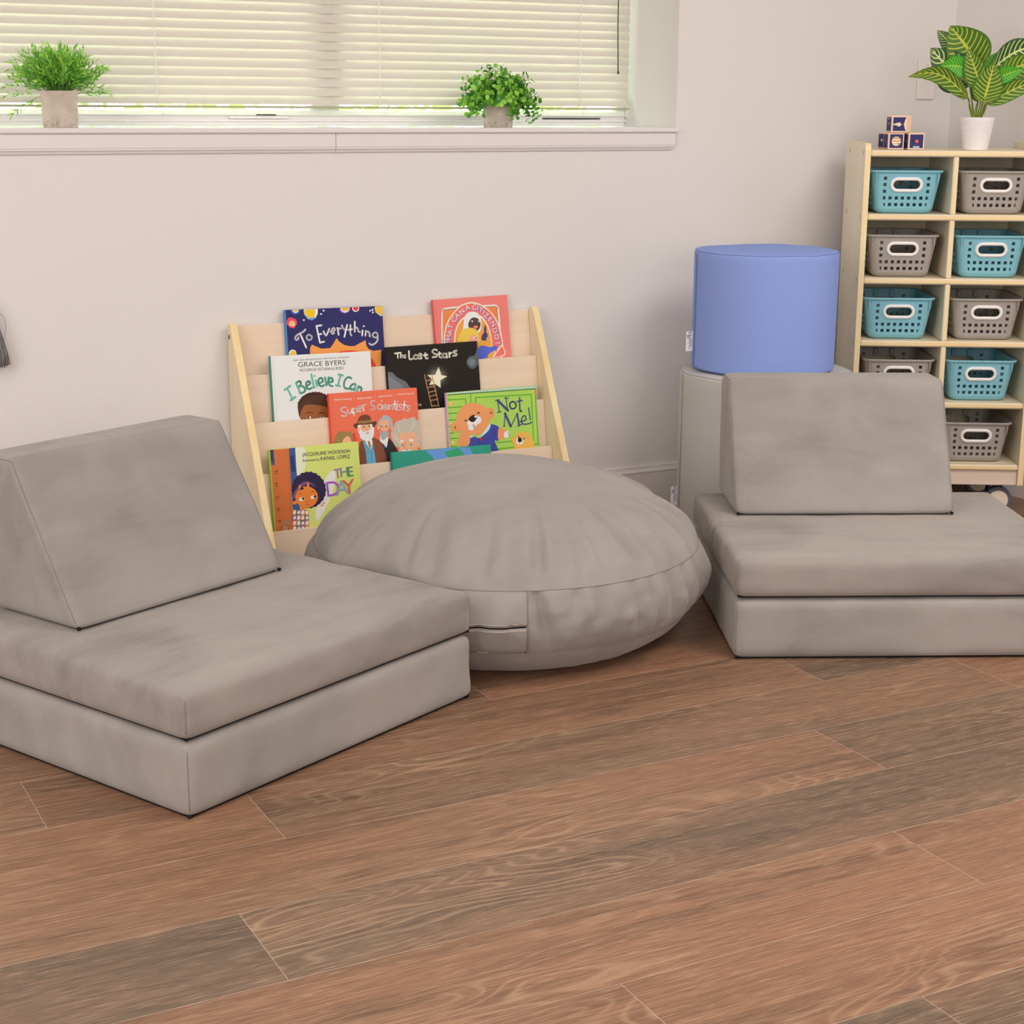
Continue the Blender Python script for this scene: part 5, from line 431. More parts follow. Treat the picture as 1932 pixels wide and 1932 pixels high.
# ------------------------------------------------------------------ round foam stools
def text_mesh(s,font_size=1.0):
    cu=bpy.data.curves.new('tmp','FONT'); cu.body=s; cu.size=font_size; ob=bpy.data.objects.new('tmp',cu); COL.objects.link(ob)
    dg=bpy.context.evaluated_depsgraph_get(); me=ob.evaluated_get(dg).to_mesh(); V=[tuple(v.co) for v in me.vertices]; F=[tuple(p.vertices) for p in me.polygons]
    ob.evaluated_get(dg).to_mesh_clear(); bpy.data.objects.remove(ob); bpy.data.curves.remove(cu); return V,F
TXC={}
def tmesh(s):
    if s not in TXC: TXC[s]=text_mesh(s)
    return TXC[s]
def cyl(label,cx,cy,z0,R,h,c,seed,tagz):
    t=thing('foam_cylinder',label,'stool',loc=(cx,cy,z0)); m=fabric('cylinder_vinyl_%d'%seed,c); n=128; r=.010
    prof=[(.001,0),(R-.03,0)]+[(R-r+r*math.sin(a),r-r*math.cos(a)) for a in (0,.4,.8,1.2,1.57)]+[(R,r+(h-2*r)*q/24) for q in range(1,24)]+[(R-r+r*math.cos(a),h-r+r*math.sin(a)) for a in (0,.4,.8,1.2,1.57)]
    def fn(p,a,i):
        rr=math.hypot(p.x-cx,p.y-cy); k=1+.006*noise.noise(Vector((math.cos(a)*1.6+seed,math.sin(a)*1.6,p.z*1.5))) if rr>R*.8 else 1
        return Vector((cx+(p.x-cx)*k,cy+(p.y-cy)*k,p.z+(.0035*noise.noise(Vector((math.cos(a)*2.2+seed,math.sin(a)*2.2,1))) if p.z>z0+h*.9 and rr>R*.8 else 0)))
    mb=MB(); mb.lathe(prof,n,(cx,cy,z0),0,fn); mb.f.append(list(range(n-1,-1,-1))); mb.m.append(0); mb.sm.append(True); b=mb.build('side_cover',m,t)
    mb=MB(); top=[(R-r,h),(R-r-.003,h-.0007),(R-.02,h+.001)]+[(R*(1-q/8)-.02*(1-q/8),h+.001+.005*(1-(1-q/8)**2)) for q in range(1,8)]+[(.002,h+.006)]
    mb.lathe(top,n,(cx,cy,z0),0,fn); mb.f.append([len(top)*n-n+k for k in range(n)]); mb.m.append(0); mb.sm.append(True); mb.build('top_cover',m,t)
    ms_=mat('cyl_seam_%d'%seed,tuple(int(v*.78) for v in c),.8)
    for z,rr in ((h-.004,R-.0035),(.006,R-.003)):
        mb=MB(); mb.tube([fn(Vector((cx+rr*math.cos(2*math.pi*k/n),cy+rr*math.sin(2*math.pi*k/n),z0+z)),2*math.pi*k/n,0)+Vector((0,0,.0008)) for k in range(n+1)],.0016,6,cap=False); mb.build('seam',ms_,t)
    va=math.atan2(-cy,-cx)-math.radians(71); d=Vector((math.cos(va),math.sin(va),0)); 
    mb=MB(); mb.tube([Vector((cx,cy,z0+.008+(h-.016)*q/20))+d*(R+.0012+.001*noise.noise(Vector((math.cos(va)*1.6,0,q*.1)))) for q in range(21)],.0014,6); mb.build('seam',ms_,t)
    # sewn-in tag
    va-=math.radians(9); d=Vector((math.cos(va),math.sin(va),0)); cam=Vector((cx,cy,0)).normalized(); side=Vector((-cam.y,cam.x,0)); W2,H2=.0190,.058
    o=Vector((cx,cy,z0+tagz))+d*(R-.006)-cam*.006; X=side*1.0; mb=MB(); 
    for s_ in (0,1):
        pass
    q=lambda u,w,y=0:o+X*u*W2+Vector((0,0,w*H2))-cam*(y)
    vs=[q(0,0),q(1.25,-.04),q(1.25,.96),q(0,1),q(0,0,.0012),q(1.25,-.04,.0012),q(1.25,.96,.0012),q(0,1,.0012)]
    mb.add(vs,[(0,1,2,3),(7,6,5,4),(0,4,5,1),(1,5,6,2),(2,6,7,3),(3,7,4,0)]); tg=mb.build('brand_tag',M_white,t)
    mb=MB()
    for s_,u,w,sz in (("cP",.42,.97,.021),("children's",.58,.66,.0088),("factory",.30,.62,.0085)):
        V,F=tmesh(s_); mb.add([q(u,w,.0016)+Vector((0,0,-1))*(v[0]*sz)+X*(v[1]*sz*.9) for v in V],F)
    mb.build('tag_print',flat((44,60,140)),tg); return t
cyl('big grey foam cylinder on the floor under the blue one, behind the right couch',2.905,3.944,0,.254,.497,(184,175,169),1,.083)
cyl('blue foam cylinder standing on top of the taller grey cylinder',2.896,3.952,.5045,.2105,.345,(131,146,199),2,.048)
# ------------------------------------------------------------------ book rack
rk=thing('book_rack','birch book display rack with sloping pockets against the wall below the window','book rack',loc=(1.877,4.39,0))
TAU=.14; SV=Vector((0,math.sin(TAU),math.cos(TAU))); NV=Vector((0,-math.cos(TAU),math.sin(TAU)))
PAN={1:(4.383,.657),2:(4.331,.523),3:(4.279,.397),4:(4.226,.264),5:(4.172,.112)}
def rackside(x0,x1):
    pr=[(4.383,.001),(4.06,.001),(4.058,.006)]+[(4.058+(4.352-4.058)*q/10,.02+(.648-.02)*q/10) for q in range(11)]+[(4.358,.659),(4.366,.665),(4.374,.665),(4.381,.66),(4.383,.65)]
    mb=MB(); n=len(pr); vs=[(x,y,z) for x in (x0,x1) for y,z in pr]; mb.add(vs,[tuple(range(n)),tuple(range(2*n-1,n-1,-1))],0); mb.add(vs,[(i,(i+1)%n,n+(i+1)%n,n+i) for i in range(n)][::1],1)
    return mb
for x0,x1 in ((1.393,1.413),(2.338,2.358)):
    o=rackside(x0,x1).build('side_panel',[M_birch,M_edge],rk)
mb=MB(); mb.lathe([(.0001,0),(.004,0),(.0045,.002),(.003,.003),(.0001,.002)],12,(0,0,0)); V0=mb.v; 
mb2=MB(); mb2.add([(1.3915-v[2]*.3,4.368+v[0],.628+v[1]*1.6) for v in V0],mb.f,0,True); mb2.build('screw',mat('brass',(120,98,60),.4,Metallic=.8),rk)
for i in range(1,6):
    y,z=PAN[i]; M=Matrix.Translation((0,y,z))@Matrix.Rotation(-TAU,4,'X'); L_=.222 if i<5 else .10
    mb=MB(); mb.rbox(1.4135,2.3375,0,.008,-L_,0,r=.0012,M=M); mb.build('pocket_panel',M_panel,rk)
    if i<5: mb=MB(); mb.rbox(1.4135,2.3375,-.0255,-.0004,-.222,-.212,r=.001,M=M); mb.build('pocket_ledge',M_panel,rk)
mb=MB(); mb2=MB(); mb2.add([(1.868+v[0]*.8,4.383-.0005-v[2],.628+v[1]*.8) for v in V0],mb.f if mb.f else [(i*12+k,i*12+(k+1)%12,(i+1)*12+(k+1)%12,(i+1)*12+k) for i in range(4) for k in range(12)],0,True); mb2.build('screw',MC['brass'],rk)
# books
def disc(c,r,n=10): return [(c[0]+r*math.cos(2*math.pi*k/n),c[1]+r*math.sin(2*math.pi*k/n)) for k in range(n)]
def build_book(key,label):
    A=ART[key]; y,z=PAN[A['pan']]; t_=A['t']; r=A['rot']; h=A['h']; w=A['w']
    p=Vector((A['ox'],y,z))+NV*(t_+.0012)+Vector((1,0,0))*(h*math.sin(r))+SV*(A['top']-h*math.cos(r))
    M=Matrix.Translation(p)@Matrix.Rotation(-TAU,4,'X')@Matrix.Rotation(-r,4,'Y')
    t=thing('picture_book',label,'book',M,'picture books in the rack'); hw=w/2
    bm=flat(A['base']); sm=flat(A['spine'])
    mb=MB(); mb.rbox(-hw,hw,0,.002,0,h,r=.0006,M=M); fc=mb.build('front_cover',bm,t)
    mb=MB(); mb.rbox(-hw,hw,t_-.002,t_,0,h,r=.0006,M=M); mb.build('back_cover',bm,t)
    mb=MB(); mb.rbox(-hw-.0035,-hw+.0005,.0002,t_-.0002,0,h,r=.0018,M=M); mb.build('spine',sm,t)
    mb=MB(); mb.box(-hw+.001,hw-.004,.002,t_-.002,.003,h-.003,M=M); mb.build('page_block',mat('book_paper',(236,228,212),.8),t)
    art,let=MB(),MB(); mats=[[],[]]; lay=0
    def mi(k,c):
        m=flat(c)
        if m not in mats[k]: mats[k].append(m)
        return mats[k].index(m)
    def put(k,P,F,c):
        d=-.00025-lay*.000011; (art,let)[k].add([M@Vector((min(max(q[0],-hw+.0004),hw-.0003),d,min(max(q[1],.0004),h-.0004))) for q in P],F,mi(k,c))
    for it in A['items']:
        lay+=1; c=it[1]
        if it[0]=='p':
            P=[(it[3][i]/1e5,it[3][i+1]/1e5) for i in range(0,len(it[3]),2)]
            if it[2]: P=[(q.x,q.y) for q in cat_rom([(a,b,0) for a,b in P],True,4)]
            F=geometry.tessellate_polygon([[Vector((a,b,0)) for a,b in P]]); put(0,P,[tuple(f) for f in F],c)
        elif it[0]=='s':
            hw2=it[2]/2e5; P=[(it[5][i]/1e5,it[5][i+1]/1e5) for i in range(0,len(it[5]),2)]
            if it[3] and len(P)>2: P=[(q.x,q.y) for q in cat_rom([(a,b,0) for a,b in P],False,4)]
            k=it[4]
            for a,b in zip(P,P[1:]):
                dx,dy=b[0]-a[0],b[1]-a[1]; l=math.hypot(dx,dy)
                if l<1e-7: continue
                nx_,ny_=-dy/l*hw2,dx/l*hw2; put(k,[(a[0]+nx_,a[1]+ny_),(a[0]-nx_,a[1]-ny_),(b[0]-nx_,b[1]-ny_),(b[0]+nx_,b[1]+ny_)],[(0,1,2,3)],c)
            if hw2>.0006:
                for q in P: put(k,disc(q,hw2),[tuple(range(10))],c)
        elif it[0]=='t':
            V,F=tmesh(it[2]); xs=[v[0] for v in V]; x0,x1=min(xs),max(xs); a=Vector((it[3][0],it[3][1]))/1e5; b=Vector((it[4][0],it[4][1]))/1e5; d=b-a; sx=d.length/(x1-x0); u=d.normalized(); n=Vector((-u.y,u.x)); sy=it[5]/1e5/.70
            put(1,[tuple(a+u*(v[0]-x0)*sx+n*v[1]*sy) for v in V],F,c)
        else:
            V,F=tmesh(it[2]); xs=[v[0] for v in V]; ys=[v[1] for v in V]; cx,cy=(min(xs)+max(xs))/2,(min(ys)+max(ys))/2; s=it[5]/1e5/.70; a=math.radians(it[4]); p0=Vector((it[3][0],it[3][1]))/1e5
            put(1,[(p0.x+((v[0]-cx)*math.cos(a)-(v[1]-cy)*math.sin(a))*s,p0.y+((v[0]-cx)*math.sin(a)+(v[1]-cy)*math.cos(a))*s) for v in V],F,c)
    if art.f: art.build('cover_art',mats[0],fc)
    if let.f: let.build('lettering',mats[1],fc)
    mb=MB(); mb.box(-hw+.0065,-hw+.0075,-.00018,.0005,.001,h-.001,M=M); mb.build('hinge_groove',flat(tuple(int(v*.86) for v in A['base'])),fc)
    return t
build_book('everything','navy picture book titled To Everything with an orange sun, top row of the rack')
build_book('citizen','coral picture book with an arch of lettering around children, top right of the rack')
build_book('believe','white picture book with teal hand lettering and a boy peeking up')
build_book('lost','black picture book with a ladder leaning on a pale star')
build_book('super','red-orange picture book showing a bearded man in a brown hat')
build_book('notme','green picture book with an orange bear in a blue jacket')
build_book('day','yellow-green picture book with an orange ruler and a curly haired girl')
build_book('map','teal book with a blue patch, mostly hidden behind the round pouf')
# ------------------------------------------------------------------ cubby cabinet
CY=math.radians(-30.03); CO=Vector((3.2713,3.9888,0)); CM=Matrix.Translation(CO)@Matrix.Rotation(CY,4,'Z'); CW,CD=.5475,.375
cab=thing('cubby_cabinet','birch cubby cabinet on casters in the corner holding plastic baskets','cabinet',CM)
def cbox(nm,a,ms,r=.004,par=cab,split=True):
    mb=MB(); mb.rbox(*a,r=r,M=CM)
    # front chamfer ring and front face carry the edge-band wood
    o=mb.build(nm,ms,par)
    if split and len(ms)>1:
        for p in o.data.polygons:
            if p.normal.y<-.5: p.material_index=1
    return o
def cside(x0,x1):
    zt=1.151; pr=[(CD,.1),(0.004,.1),(0,.104),(0,zt-.02)]+[(.02-.02*math.cos(a),zt-.02+.02*math.sin(a)) for a in (.4,.8,1.2,1.57)]+[(CD-.02+.02*math.sin(a),zt-.02+.02*math.cos(a)) for a in (.0,.5,1.0,1.57)]
    n=len(pr); mb=MB(); vs=[CM@Vector((x,y,z)) for x in (x0,x1) for y,z in pr]; mb.add(vs,[tuple(range(n)),tuple(range(2*n-1,n-1,-1))],0); mb.add(vs,[(i,(i+1)%n,n+(i+1)%n,n+i) for i in range(n)],1); return mb.build('side_panel',[M_cub,M_cube],cab)
sp=cside(0,.0168); cside(CW-.0168,CW)
for y,z in ((.035,1.122),(.30,1.122),(.035,.932),(.30,.932),(.035,.741),(.30,.741),(.035,.548),(.035,.356)):
    mb=MB(); mb.box(-.0006,.0004,y-.0022,y+.0022,z-.0055,z+.0055,M=CM); mb.build('dowel_mark',mat('dowel_dark',(130,104,74),.7),sp)
IX0,IX1=.0168,CW-.0168; ZS_=[.1505,.3465,.5375,.7295,.9225,1.1115]
for i,z in enumerate(ZS_): cbox('shelf_board',(IX0,IX1,.001,CD-.006,z,z+.0182),[M_cubx,M_cubex],.0045)
for i in range(5): cbox('divider',(.2655,.2815,.004,CD-.008,ZS_[i]+.0182,ZS_[i+1]),[M_cub,M_cube],.003)
cbox('back_panel',(.004,CW-.004,CD-.006,CD,.15,1.13),[M_cub],.001)
cbox('toe_board',(IX0,IX1,.012,.03,.1015,.1505),[wood('toe_wood',(222,198,180),(214,188,168),0)],.002)
M_rub=mat('caster_grey',(92,92,104),.6); M_hub=mat('caster_cream',(226,206,180),.5); M_cas=mat('caster_black',(30,28,28),.6)
for x,y in ((.055,.06),(CW-.075,.06),(.055,CD-.05),(CW-.075,CD-.05)):
    mb=MB(); mb.rbox(x-.028,x+.028,y-.024,y+.024,.095,.1,r=.001,M=CM); mb.rbox(x-.022,x-.018,y-.018,y+.018,.035,.096,r=.001,M=CM); mb.rbox(x+.018,x+.022,y-.018,y+.018,.035,.096,r=.001,M=CM); cs=mb.build('caster',M_cas,cab)
    for m_,rr,hw in ((M_rub,.0445,.014),(M_hub,.0335,.0158)):
        mb=MB(); pr=[(.001,-hw),(rr-.003,-hw),(rr,-hw+.004),(rr,hw-.004),(rr-.003,hw),(.001,hw)]; n=36; vs=[]
        for r_,q in pr:
            for k in range(n): a=2*math.pi*k/n; vs.append(CM@Vector((x+.012+r_*math.cos(a),y-.006+q,.046+r_*math.sin(a))))
        mb.add(vs,[(i*n+k,i*n+(k+1)%n,(i+1)*n+(k+1)%n,(i+1)*n+k) for i in range(len(pr)-1) for k in range(n)]+[tuple(range(n)),tuple(range(5*n+n-1,5*n-1,-1))],0); o=mb.build('wheel' if m_ is M_rub else 'wheel_hub',m_,cs); weld_norm(o)
# ------------------------------------------------------------------ baskets
def basket_parts():
    wt,wb,dt,db,h,rc=.213,.172,.29,.255,.128,.024; mbb=MB(); th=.0022
    def loop(f,inset=0,z=None):
        w=wb+(wt-wb)*f-2*inset; d=db+(dt-db)*f-2*inset; zz=h*f if z is None else z; pts=[]; r=rc
        for cx,cy,a0 in ((w/2-r,d/2-r,0),(-w/2+r,d/2-r,90),(-w/2+r,-d/2+r,180),(w/2-r,-d/2+r,270)):
            for q in range(7): a=math.radians(a0+15*q); pts.append((cx+r*math.cos(a),cy+r*math.sin(a),zz))
        return pts
    def slab(face,holes,hw_b,hw_t):          # flat tilted wall with real openings; face: +-1 front/back, +-2 sides
        outer=[(-1,0),(1,0),(1,1),(-1,1)]
        def pos(u,f,ins):                    # u metres along wall, f 0..1 height
            d=(db+(dt-db)*f)/2-ins; w=(wb+(wt-wb)*f)/2-ins
            return (u,-d,h*f) if face==-1 else (u,d,h*f) if face==1 else (w,u,h*f) if face==2 else (-w,u,h*f)
        fb=.12
        O=[(-hw_b(fb),fb),(hw_b(fb),fb),(hw_b(1),1),(-hw_b(1),1)]
        us=sorted({round(u,5) for H in holes for u,f in H if len(H)==4}); fs=sorted({round(f,5) for H in holes for u,f in H if len(H)==4}); us=[None]+us+[None]; fs=[fb]+fs+[1]; hs={(round(H[0][0],5),round(H[0][1],5)) for H in holes if len(H)==4}
        st_=[H for H in holes if len(H)>4]; bu,bf=(.0513,(.0622/h,.1108/h)) if st_ else (0,(0,0))
        U=lambda i,f:(-hw_b(f) if i==0 else hw_b(f)) if us[i] is None else us[i]
        for ins,fl in ((0,0),(th,1)):
            for i in range(len(us)-1):
                for j in range(len(fs)-1):
                    if us[i] is not None and (us[i],fs[j]) in hs: continue
                    if st_ and us[i] is not None and us[i+1] is not None and us[i]>-bu-2e-4 and us[i+1]<bu+2e-4 and fs[j]>bf[0]-1e-4 and fs[j+1]<bf[1]+1e-4: continue
                    q=[pos(U(i,fs[j]),fs[j],ins),pos(U(i+1,fs[j]),fs[j],ins),pos(U(i+1,fs[j+1]),fs[j+1],ins),pos(U(i,fs[j+1]),fs[j+1],ins)]; mbb.add(q,[(3,2,1,0) if fl else (0,1,2,3)],0)
            for H in st_:
                P=[[Vector((u,f*h,0)) for u,f in ((-bu,bf[0]),(bu,bf[0]),(bu,bf[1]),(-bu,bf[1]))],[Vector((u,f*h,0)) for u,f in H]]; fp=[p for x in P for p in x]
                mbb.add([pos(p.x,p.y/h,ins) for p in fp],[tuple(t_) for t_ in geometry.tessellate_polygon(P)],0)
        for H in holes:
            n=len(H); mbb.add([pos(u,f,i) for i in (0,th) for u,f in H],[(k,(k+1)%n,n+(k+1)%n,n+k) for k in range(n)],0)
    sq=lambda u,z,s=.0048:[(u-s,(z-s)/h),(u+s,(z-s)/h),(u+s,(z+s)/h),(u-s,(z+s)/h)]
    H=[sq((k-3.5)*.0186,z) for z in (.027,.047) for k in range(8)]+[sq(s*.0651,z) for z in (.067,.087,.106) for s in (-1,1)]
    hc,hl,hr=.087,.027,.0145
    stad=[(hl*s_+hr*math.cos(a),(hc+hr*math.sin(a))/h) for s_,rng in ((1,range(-90,91,15)),(-1,range(90,271,15))) for a in (math.radians(q) for q in rng)]
    wf=lambda f:(wb+(wt-wb)*f)/2-rc; df=lambda f:(db+(dt-db)*f)/2-rc
    for fc in (-1,1): slab(fc,H+[stad],wf,wf)
    HS=[sq((k-5)*.0186,z) for z in (.027,.047,.067) for k in range(11)]
    for fc in (-2,2): slab(fc,HS,df,df)
    for ins in (0,th):                                # corners
        L0,L1=loop(.12,ins),loop(1,ins)
        for c in range(4):
            vs=L0[c*7:c*7+7]+L1[c*7:c*7+7]; mbb.add(vs,[(q,q+1,q+8,q+7) for q in range(6)],0,True)
    for ins in (0,th):                                # rounded foot
        n=28; rings=[]
        for f,e in ((.12,0),(.07,.0015),(.035,.004),(.012,.008),(.0,.014)): rings.append([(x*(1-(e/.08)),y*(1-(e/.12)),max(z,ins)) for x,y,z in loop(f,ins)])
        vs=sum(rings,[]); mbb.add(vs,[(i*n+k,i*n+(k+1)%n,(i+1)*n+(k+1)%n,(i+1)*n+k) for i in range(4) for k in range(n)]+[tuple(4*n+k for k in range(n))],0,True)
    rim=MB(); n=28; rings=[loop(.955,-.0006),loop(.955,-.004),loop(1.0,-.0052),loop(1.015,-.0035),loop(1.015,.0005),loop(.99,.002)]; vs=sum(rings,[]); rim.add(vs,[(i*n+k,i*n+(k+1)%n,(i+1)*n+(k+1)%n,(i+1)*n+k) for i in range(5) for k in range(n)],0,True)
    for s in (-1,1):
        for yy in (-1,): rim.box(s*(wt/2-.014)-.0012,s*(wt/2-.014)+.0012,-dt/2-.0038,-dt/2+.004,.096,.123)
    hd=MB(); path=[(hl*s_+(hr+.003)*math.cos(a),-(db+(dt-db)*(hc+(hr+.003)*math.sin(a))/h)/2-.001,hc+(hr+.003)*math.sin(a)) for s_,rng in ((1,range(-90,91,15)),(-1,range(90,271,15))) for a in (math.radians(q) for q in rng)]
    N=len(path); pr=[(math.cos(a)*.0052,math.sin(a)*.0042) for a in [2*math.pi*k/8 for k in range(8)]]; vs=[]
    for i,p in enumerate(path):
        a=Vector(path[(i+1)%N])-Vector(path[i-1]); a.normalize(); nrm=Vector((0,-1,0)); sd=a.cross(nrm).normalized()
        for x,y in pr: vs.append(Vector(p)+sd*x+nrm*y)
    hd.add(vs,[(i*8+k,i*8+(k+1)%8,((i+1)%N)*8+(k+1)%8,((i+1)%N)*8+k) for i in range(N) for k in range(8)],0,True)
    hk=[]
    for s in (-1,1): b=MB(); b.rbox(s*.026-.0075,s*.026+.0075,dt/2-.014,dt/2-.004,.104,.126,r=.002); hk.append(b)
    return mbb,rim,hd,hk[0],hk[1]
BP=basket_parts(); BMESH={}
def bmesh_of(i,nm,m):
    k=(i,nm,m.name)
    if k not in BMESH:
        o=BP[i].build(nm,m); BMESH[k]=o.data; bpy.data.objects.remove(o)
    return BMESH[k]
TEAL=mat('teal_plastic',(124,174,184),.4,.4); GRY=mat('taupe_plastic',(158,146,137),.4,.4)
rows=['top','second','third','fourth','bottom']
for r in range(5):
    for c in range(2):
        if r==4 and c==0: continue
        teal=(r+c)%2==0; z=ZS_[4-r]+.0184; x=(.134,.4025)[c]+{(3,0):.012,(3,1):-.004,(4,1):-.004}.get((r,c),0); m=TEAL if teal else GRY
        M=CM@Matrix.Translation((x,.024+.145,z))
        t=thing('storage_basket','%s plastic basket with white handle in the %s row, %s cubby of the cabinet'%('teal' if teal else 'taupe grey',rows[r],('left','right')[c]),'basket',M,'plastic storage baskets')
        for i,nm,mm in ((0,'tub',m),(1,'rim',m),(2,'handle',M_white),(3,'back_clip',m),(4,'back_clip',m)):
            o=bpy.data.objects.new(nm,bmesh_of(i,nm,mm)); COL.objects.link(o); o.parent=t
# ------------------------------------------------------------------ printed wooden blocks
ZT=ZS_[5]+.0183; M_blk=wood('block_wood',(240,198,172),(232,188,160),0); NVY=(50,48,96)
def block(x,y,z,rz,label,kind):
    M=CM@Matrix.Translation((x,y,z+.0002))@Matrix.Rotation(rz,4,'Z'); t=thing('wooden_block',label,'block',M,'printed wooden blocks'); s=.0252
    mb=MB(); mb.rbox(-s,s,-s,s,0,2*s,r=.0018,M=M); mb.build('cube',M_blk,t)
    mb=MB(); k=[flat(NVY)]; q=.0205
    def F(P,c,side,l=0):
        m=flat(c)
        if m not in k: k.append(m)
        d=s+.0004+l*.0002; vs=[M@(Vector((u,-d,s+v)) if side=='f' else Vector((-d,-u,s+v))) for u,v in P]; mb.add(vs,[tuple(f) for f in geometry.tessellate_polygon([[Vector((u,v,0)) for u,v in P]])],k.index(m))
    C=lambda cx,cy,r,n=24,ry=None:[(cx+r*math.cos(2*math.pi*i/n),cy+(ry or r)*math.sin(2*math.pi*i/n)) for i in range(n)]
    R=lambda a,b,c,d:[(a,c),(b,c),(b,d),(a,d)]
    if kind!='plain': F(R(-q,q,-q,q),NVY,'f'); F(R(-q,q,-q,q),NVY,'s')
    if kind=='planet':
        F(C(0,0,.0145),(236,206,176),'f',1); F([(.0145*math.cos(a),.0145*math.sin(a)) for a in [math.radians(v) for v in range(25,156,10)]],(182,158,116),'f',2); F([(-.0135,.004),(0,.001),(.0135,.004),(.0142,0),(0,-.003),(-.0142,0)],(196,150,116),'f',2); F([(-.012,-.006),(0,-.0085),(.012,-.006),(.0125,-.0075),(0,-.010),(-.0125,-.0075)],(196,150,116),'f',2); F(C(.006,-.008,.0022),(80,60,60),'f',3); F(C(.002,0,.0016),(220,214,220),'s',1)
    if kind=='dot':
        F(C(.001,0,.0052),(240,92,62),'f',1); F(R(-.010,.010,-.0188,-.0152),(206,204,216),'f',1); F(R(-.008,.009,-.0125,-.0115),(120,118,150),'f',1); F([(0,.004),(.010,0),(0,-.004)],(200,196,200),'s',1)
    if kind=='probe':
        F([(q,q),(q-.004,q*.6),(q-.007,0),(q-.004,-q*.6),(q,-q)],(240,198,172),'f',1); F(C(-.002,-.001,.006),(240,206,180),'f',1); F(C(-.008,-.0005,.0045),(240,206,180),'f',1); F(R(-.019,-.010,-.003,.0015),(240,206,180),'f',1); F(R(.003,.010,-.0015,.0005),(160,150,160),'f',1); F(R(-.006,.006,.014,.017),(190,186,200),'s',1); F(R(-.003,.003,-.002,.004),(190,186,200),'s',1)
    if kind=='side': F(C(0,.001,.0045),(206,188,140),'s',1); F([(-.001,.006),(.012,.001),(-.001,-.004)],(206,188,140),'s',1)
    o=mb.build('printed_face',k,t) if mb.f else None
block(.108,.145,ZT,.13,'printed block with a striped planet, at the left of the bottom row','planet')
block(.1690,.137,ZT,.09,'printed block with a red dot, at the right of the bottom row','dot')
block(.107,.222,ZT,.30,'wooden block behind the planet block, only its dark printed side showing','side')
block(.114,.140,ZT+.0508,.14,'printed block with a moon edge, on top of the planet block','probe')
block(.140,.205,ZT+.0508,.02,'plain wooden block behind the moon block in the upper layer','plain')
block(.164,.203,ZT,.02,'wooden block behind the red dot block, carrying the plain one','plain')
# ------------------------------------------------------------------ plants
def leafmat(name,dk,lt,veins=False):
    m=mat(name,dk,.45,.35); t=NT(m)
    if veins:
        uv=t.sep(t.uv()); u=t.math('ABSOLUTE',uv[0]); ph=t.math('SUBTRACT',t.math('MULTIPLY',uv[1],1.0),t.math('MULTIPLY',t.math('POWER',u,1.4),.20)); w=t.math('SINE',t.math('MULTIPLY',ph,66.0)); v=t.ramp(t.math('MULTIPLY_ADD',w,.5,.5),(.78,(0,0,0)),(.93,(.9,.9,.9))); mid=t.ramp(u,(.03,(1,1,1)),(.10,(0,0,0)))
        edge=t.ramp(u,(.80,(1,1,1)),(.93,(0,0,0))); f=t.math('MAXIMUM',t.math('MULTIPLY',v,edge),mid); t.base(t.mix(f,alb(dk),alb(lt)))
    else: t.base(t.ramp(t.noise(t.obj(),28,2),(.35,alb(dk)),(.65,alb(lt))))
    t.b.inputs['Subsurface Weight'].default_value=0; return m
def pot_square(label,x,y,w0,w1,h,rz,seed):
    t=thing('potted_plant',label,'plant',loc=(x,y,1.1906),rz=rz); M=WM[t.name]; mb=MB(); n=4
    a,b=w0/2,w1/2; th=.006
    R=[[(-a,-a,0),(a,-a,0),(a,a,0),(-a,a,0)],[(-b,-b,h),(b,-b,h),(b,b,h),(-b,b,h)],[(-b+th,-b+th,h),(b-th,-b+th,h),(b-th,b-th,h),(-b+th,b-th,h)],[(-b+th,-b+th,h-.018),(b-th,-b+th,h-.018),(b-th,b-th,h-.018),(-b+th,b-th,h-.018)]]
    mb.add([M@Vector(p) for r in R for p in r],[(i*4+k,i*4+(k+1)%4,(i+1)*4+(k+1)%4,(i+1)*4+k) for i in range(3) for k in range(4)]+[(3,2,1,0)]); 
    m=mat('pot_concrete',(184,166,150),.85,.15); T_=NT(m)
    if not m.get('done'):
        m['done']=1; o=T_.obj(); z=T_.sep(o)[2]; sp=T_.math('MULTIPLY',T_.ramp(T_.noise(T_.mapv(o,(1,1,.6)),190,4,.7),(.48,(0,0,0)),(.66,(1,1,1))),T_.ramp(z,(.006,(1,1,1)),(.038,(0,0,0)))); base=T_.ramp(T_.noise(o,35,4),(.3,alb((174,156,142))),(.7,alb((194,176,160)))); T_.base(T_.mix(T_.math('MULTIPLY',sp,.6),base,alb((112,98,82)))); T_.bump(T_.noise(o,160,4),.25,.002)
    mb.build('pot',m,t)
    mb=MB(); mb.add([M@Vector(p) for p in ((-b+th,-b+th,h-.015),(b-th,-b+th,h-.015),(b-th,b-th,h-.015),(-b+th,b-th,h-.015))],[(0,1,2,3)]); mb.build('soil',mat('moss_soil',(60,66,36),.9),t); return t,M
def sprig(mb,st,p0,d,L,n,rn,leaf,droop=.0,cr=None):
    p=Vector(p0); d=Vector(d).normalized(); pts=[p.copy()]; k=0
    for i in range(n):
        d=(d+Vector((rn.gauss(0,.10),rn.gauss(0,.10),rn.gauss(0,.06)-droop))).normalized(); p=p+d*(L/n); pts.append(p.copy())
        if i>=n*.22: leaf(mb,p,d,rn,i/n)
    st.tube(pts,.0008,4,rs=[.0011-.0007*i/n for i in range(n+1)])
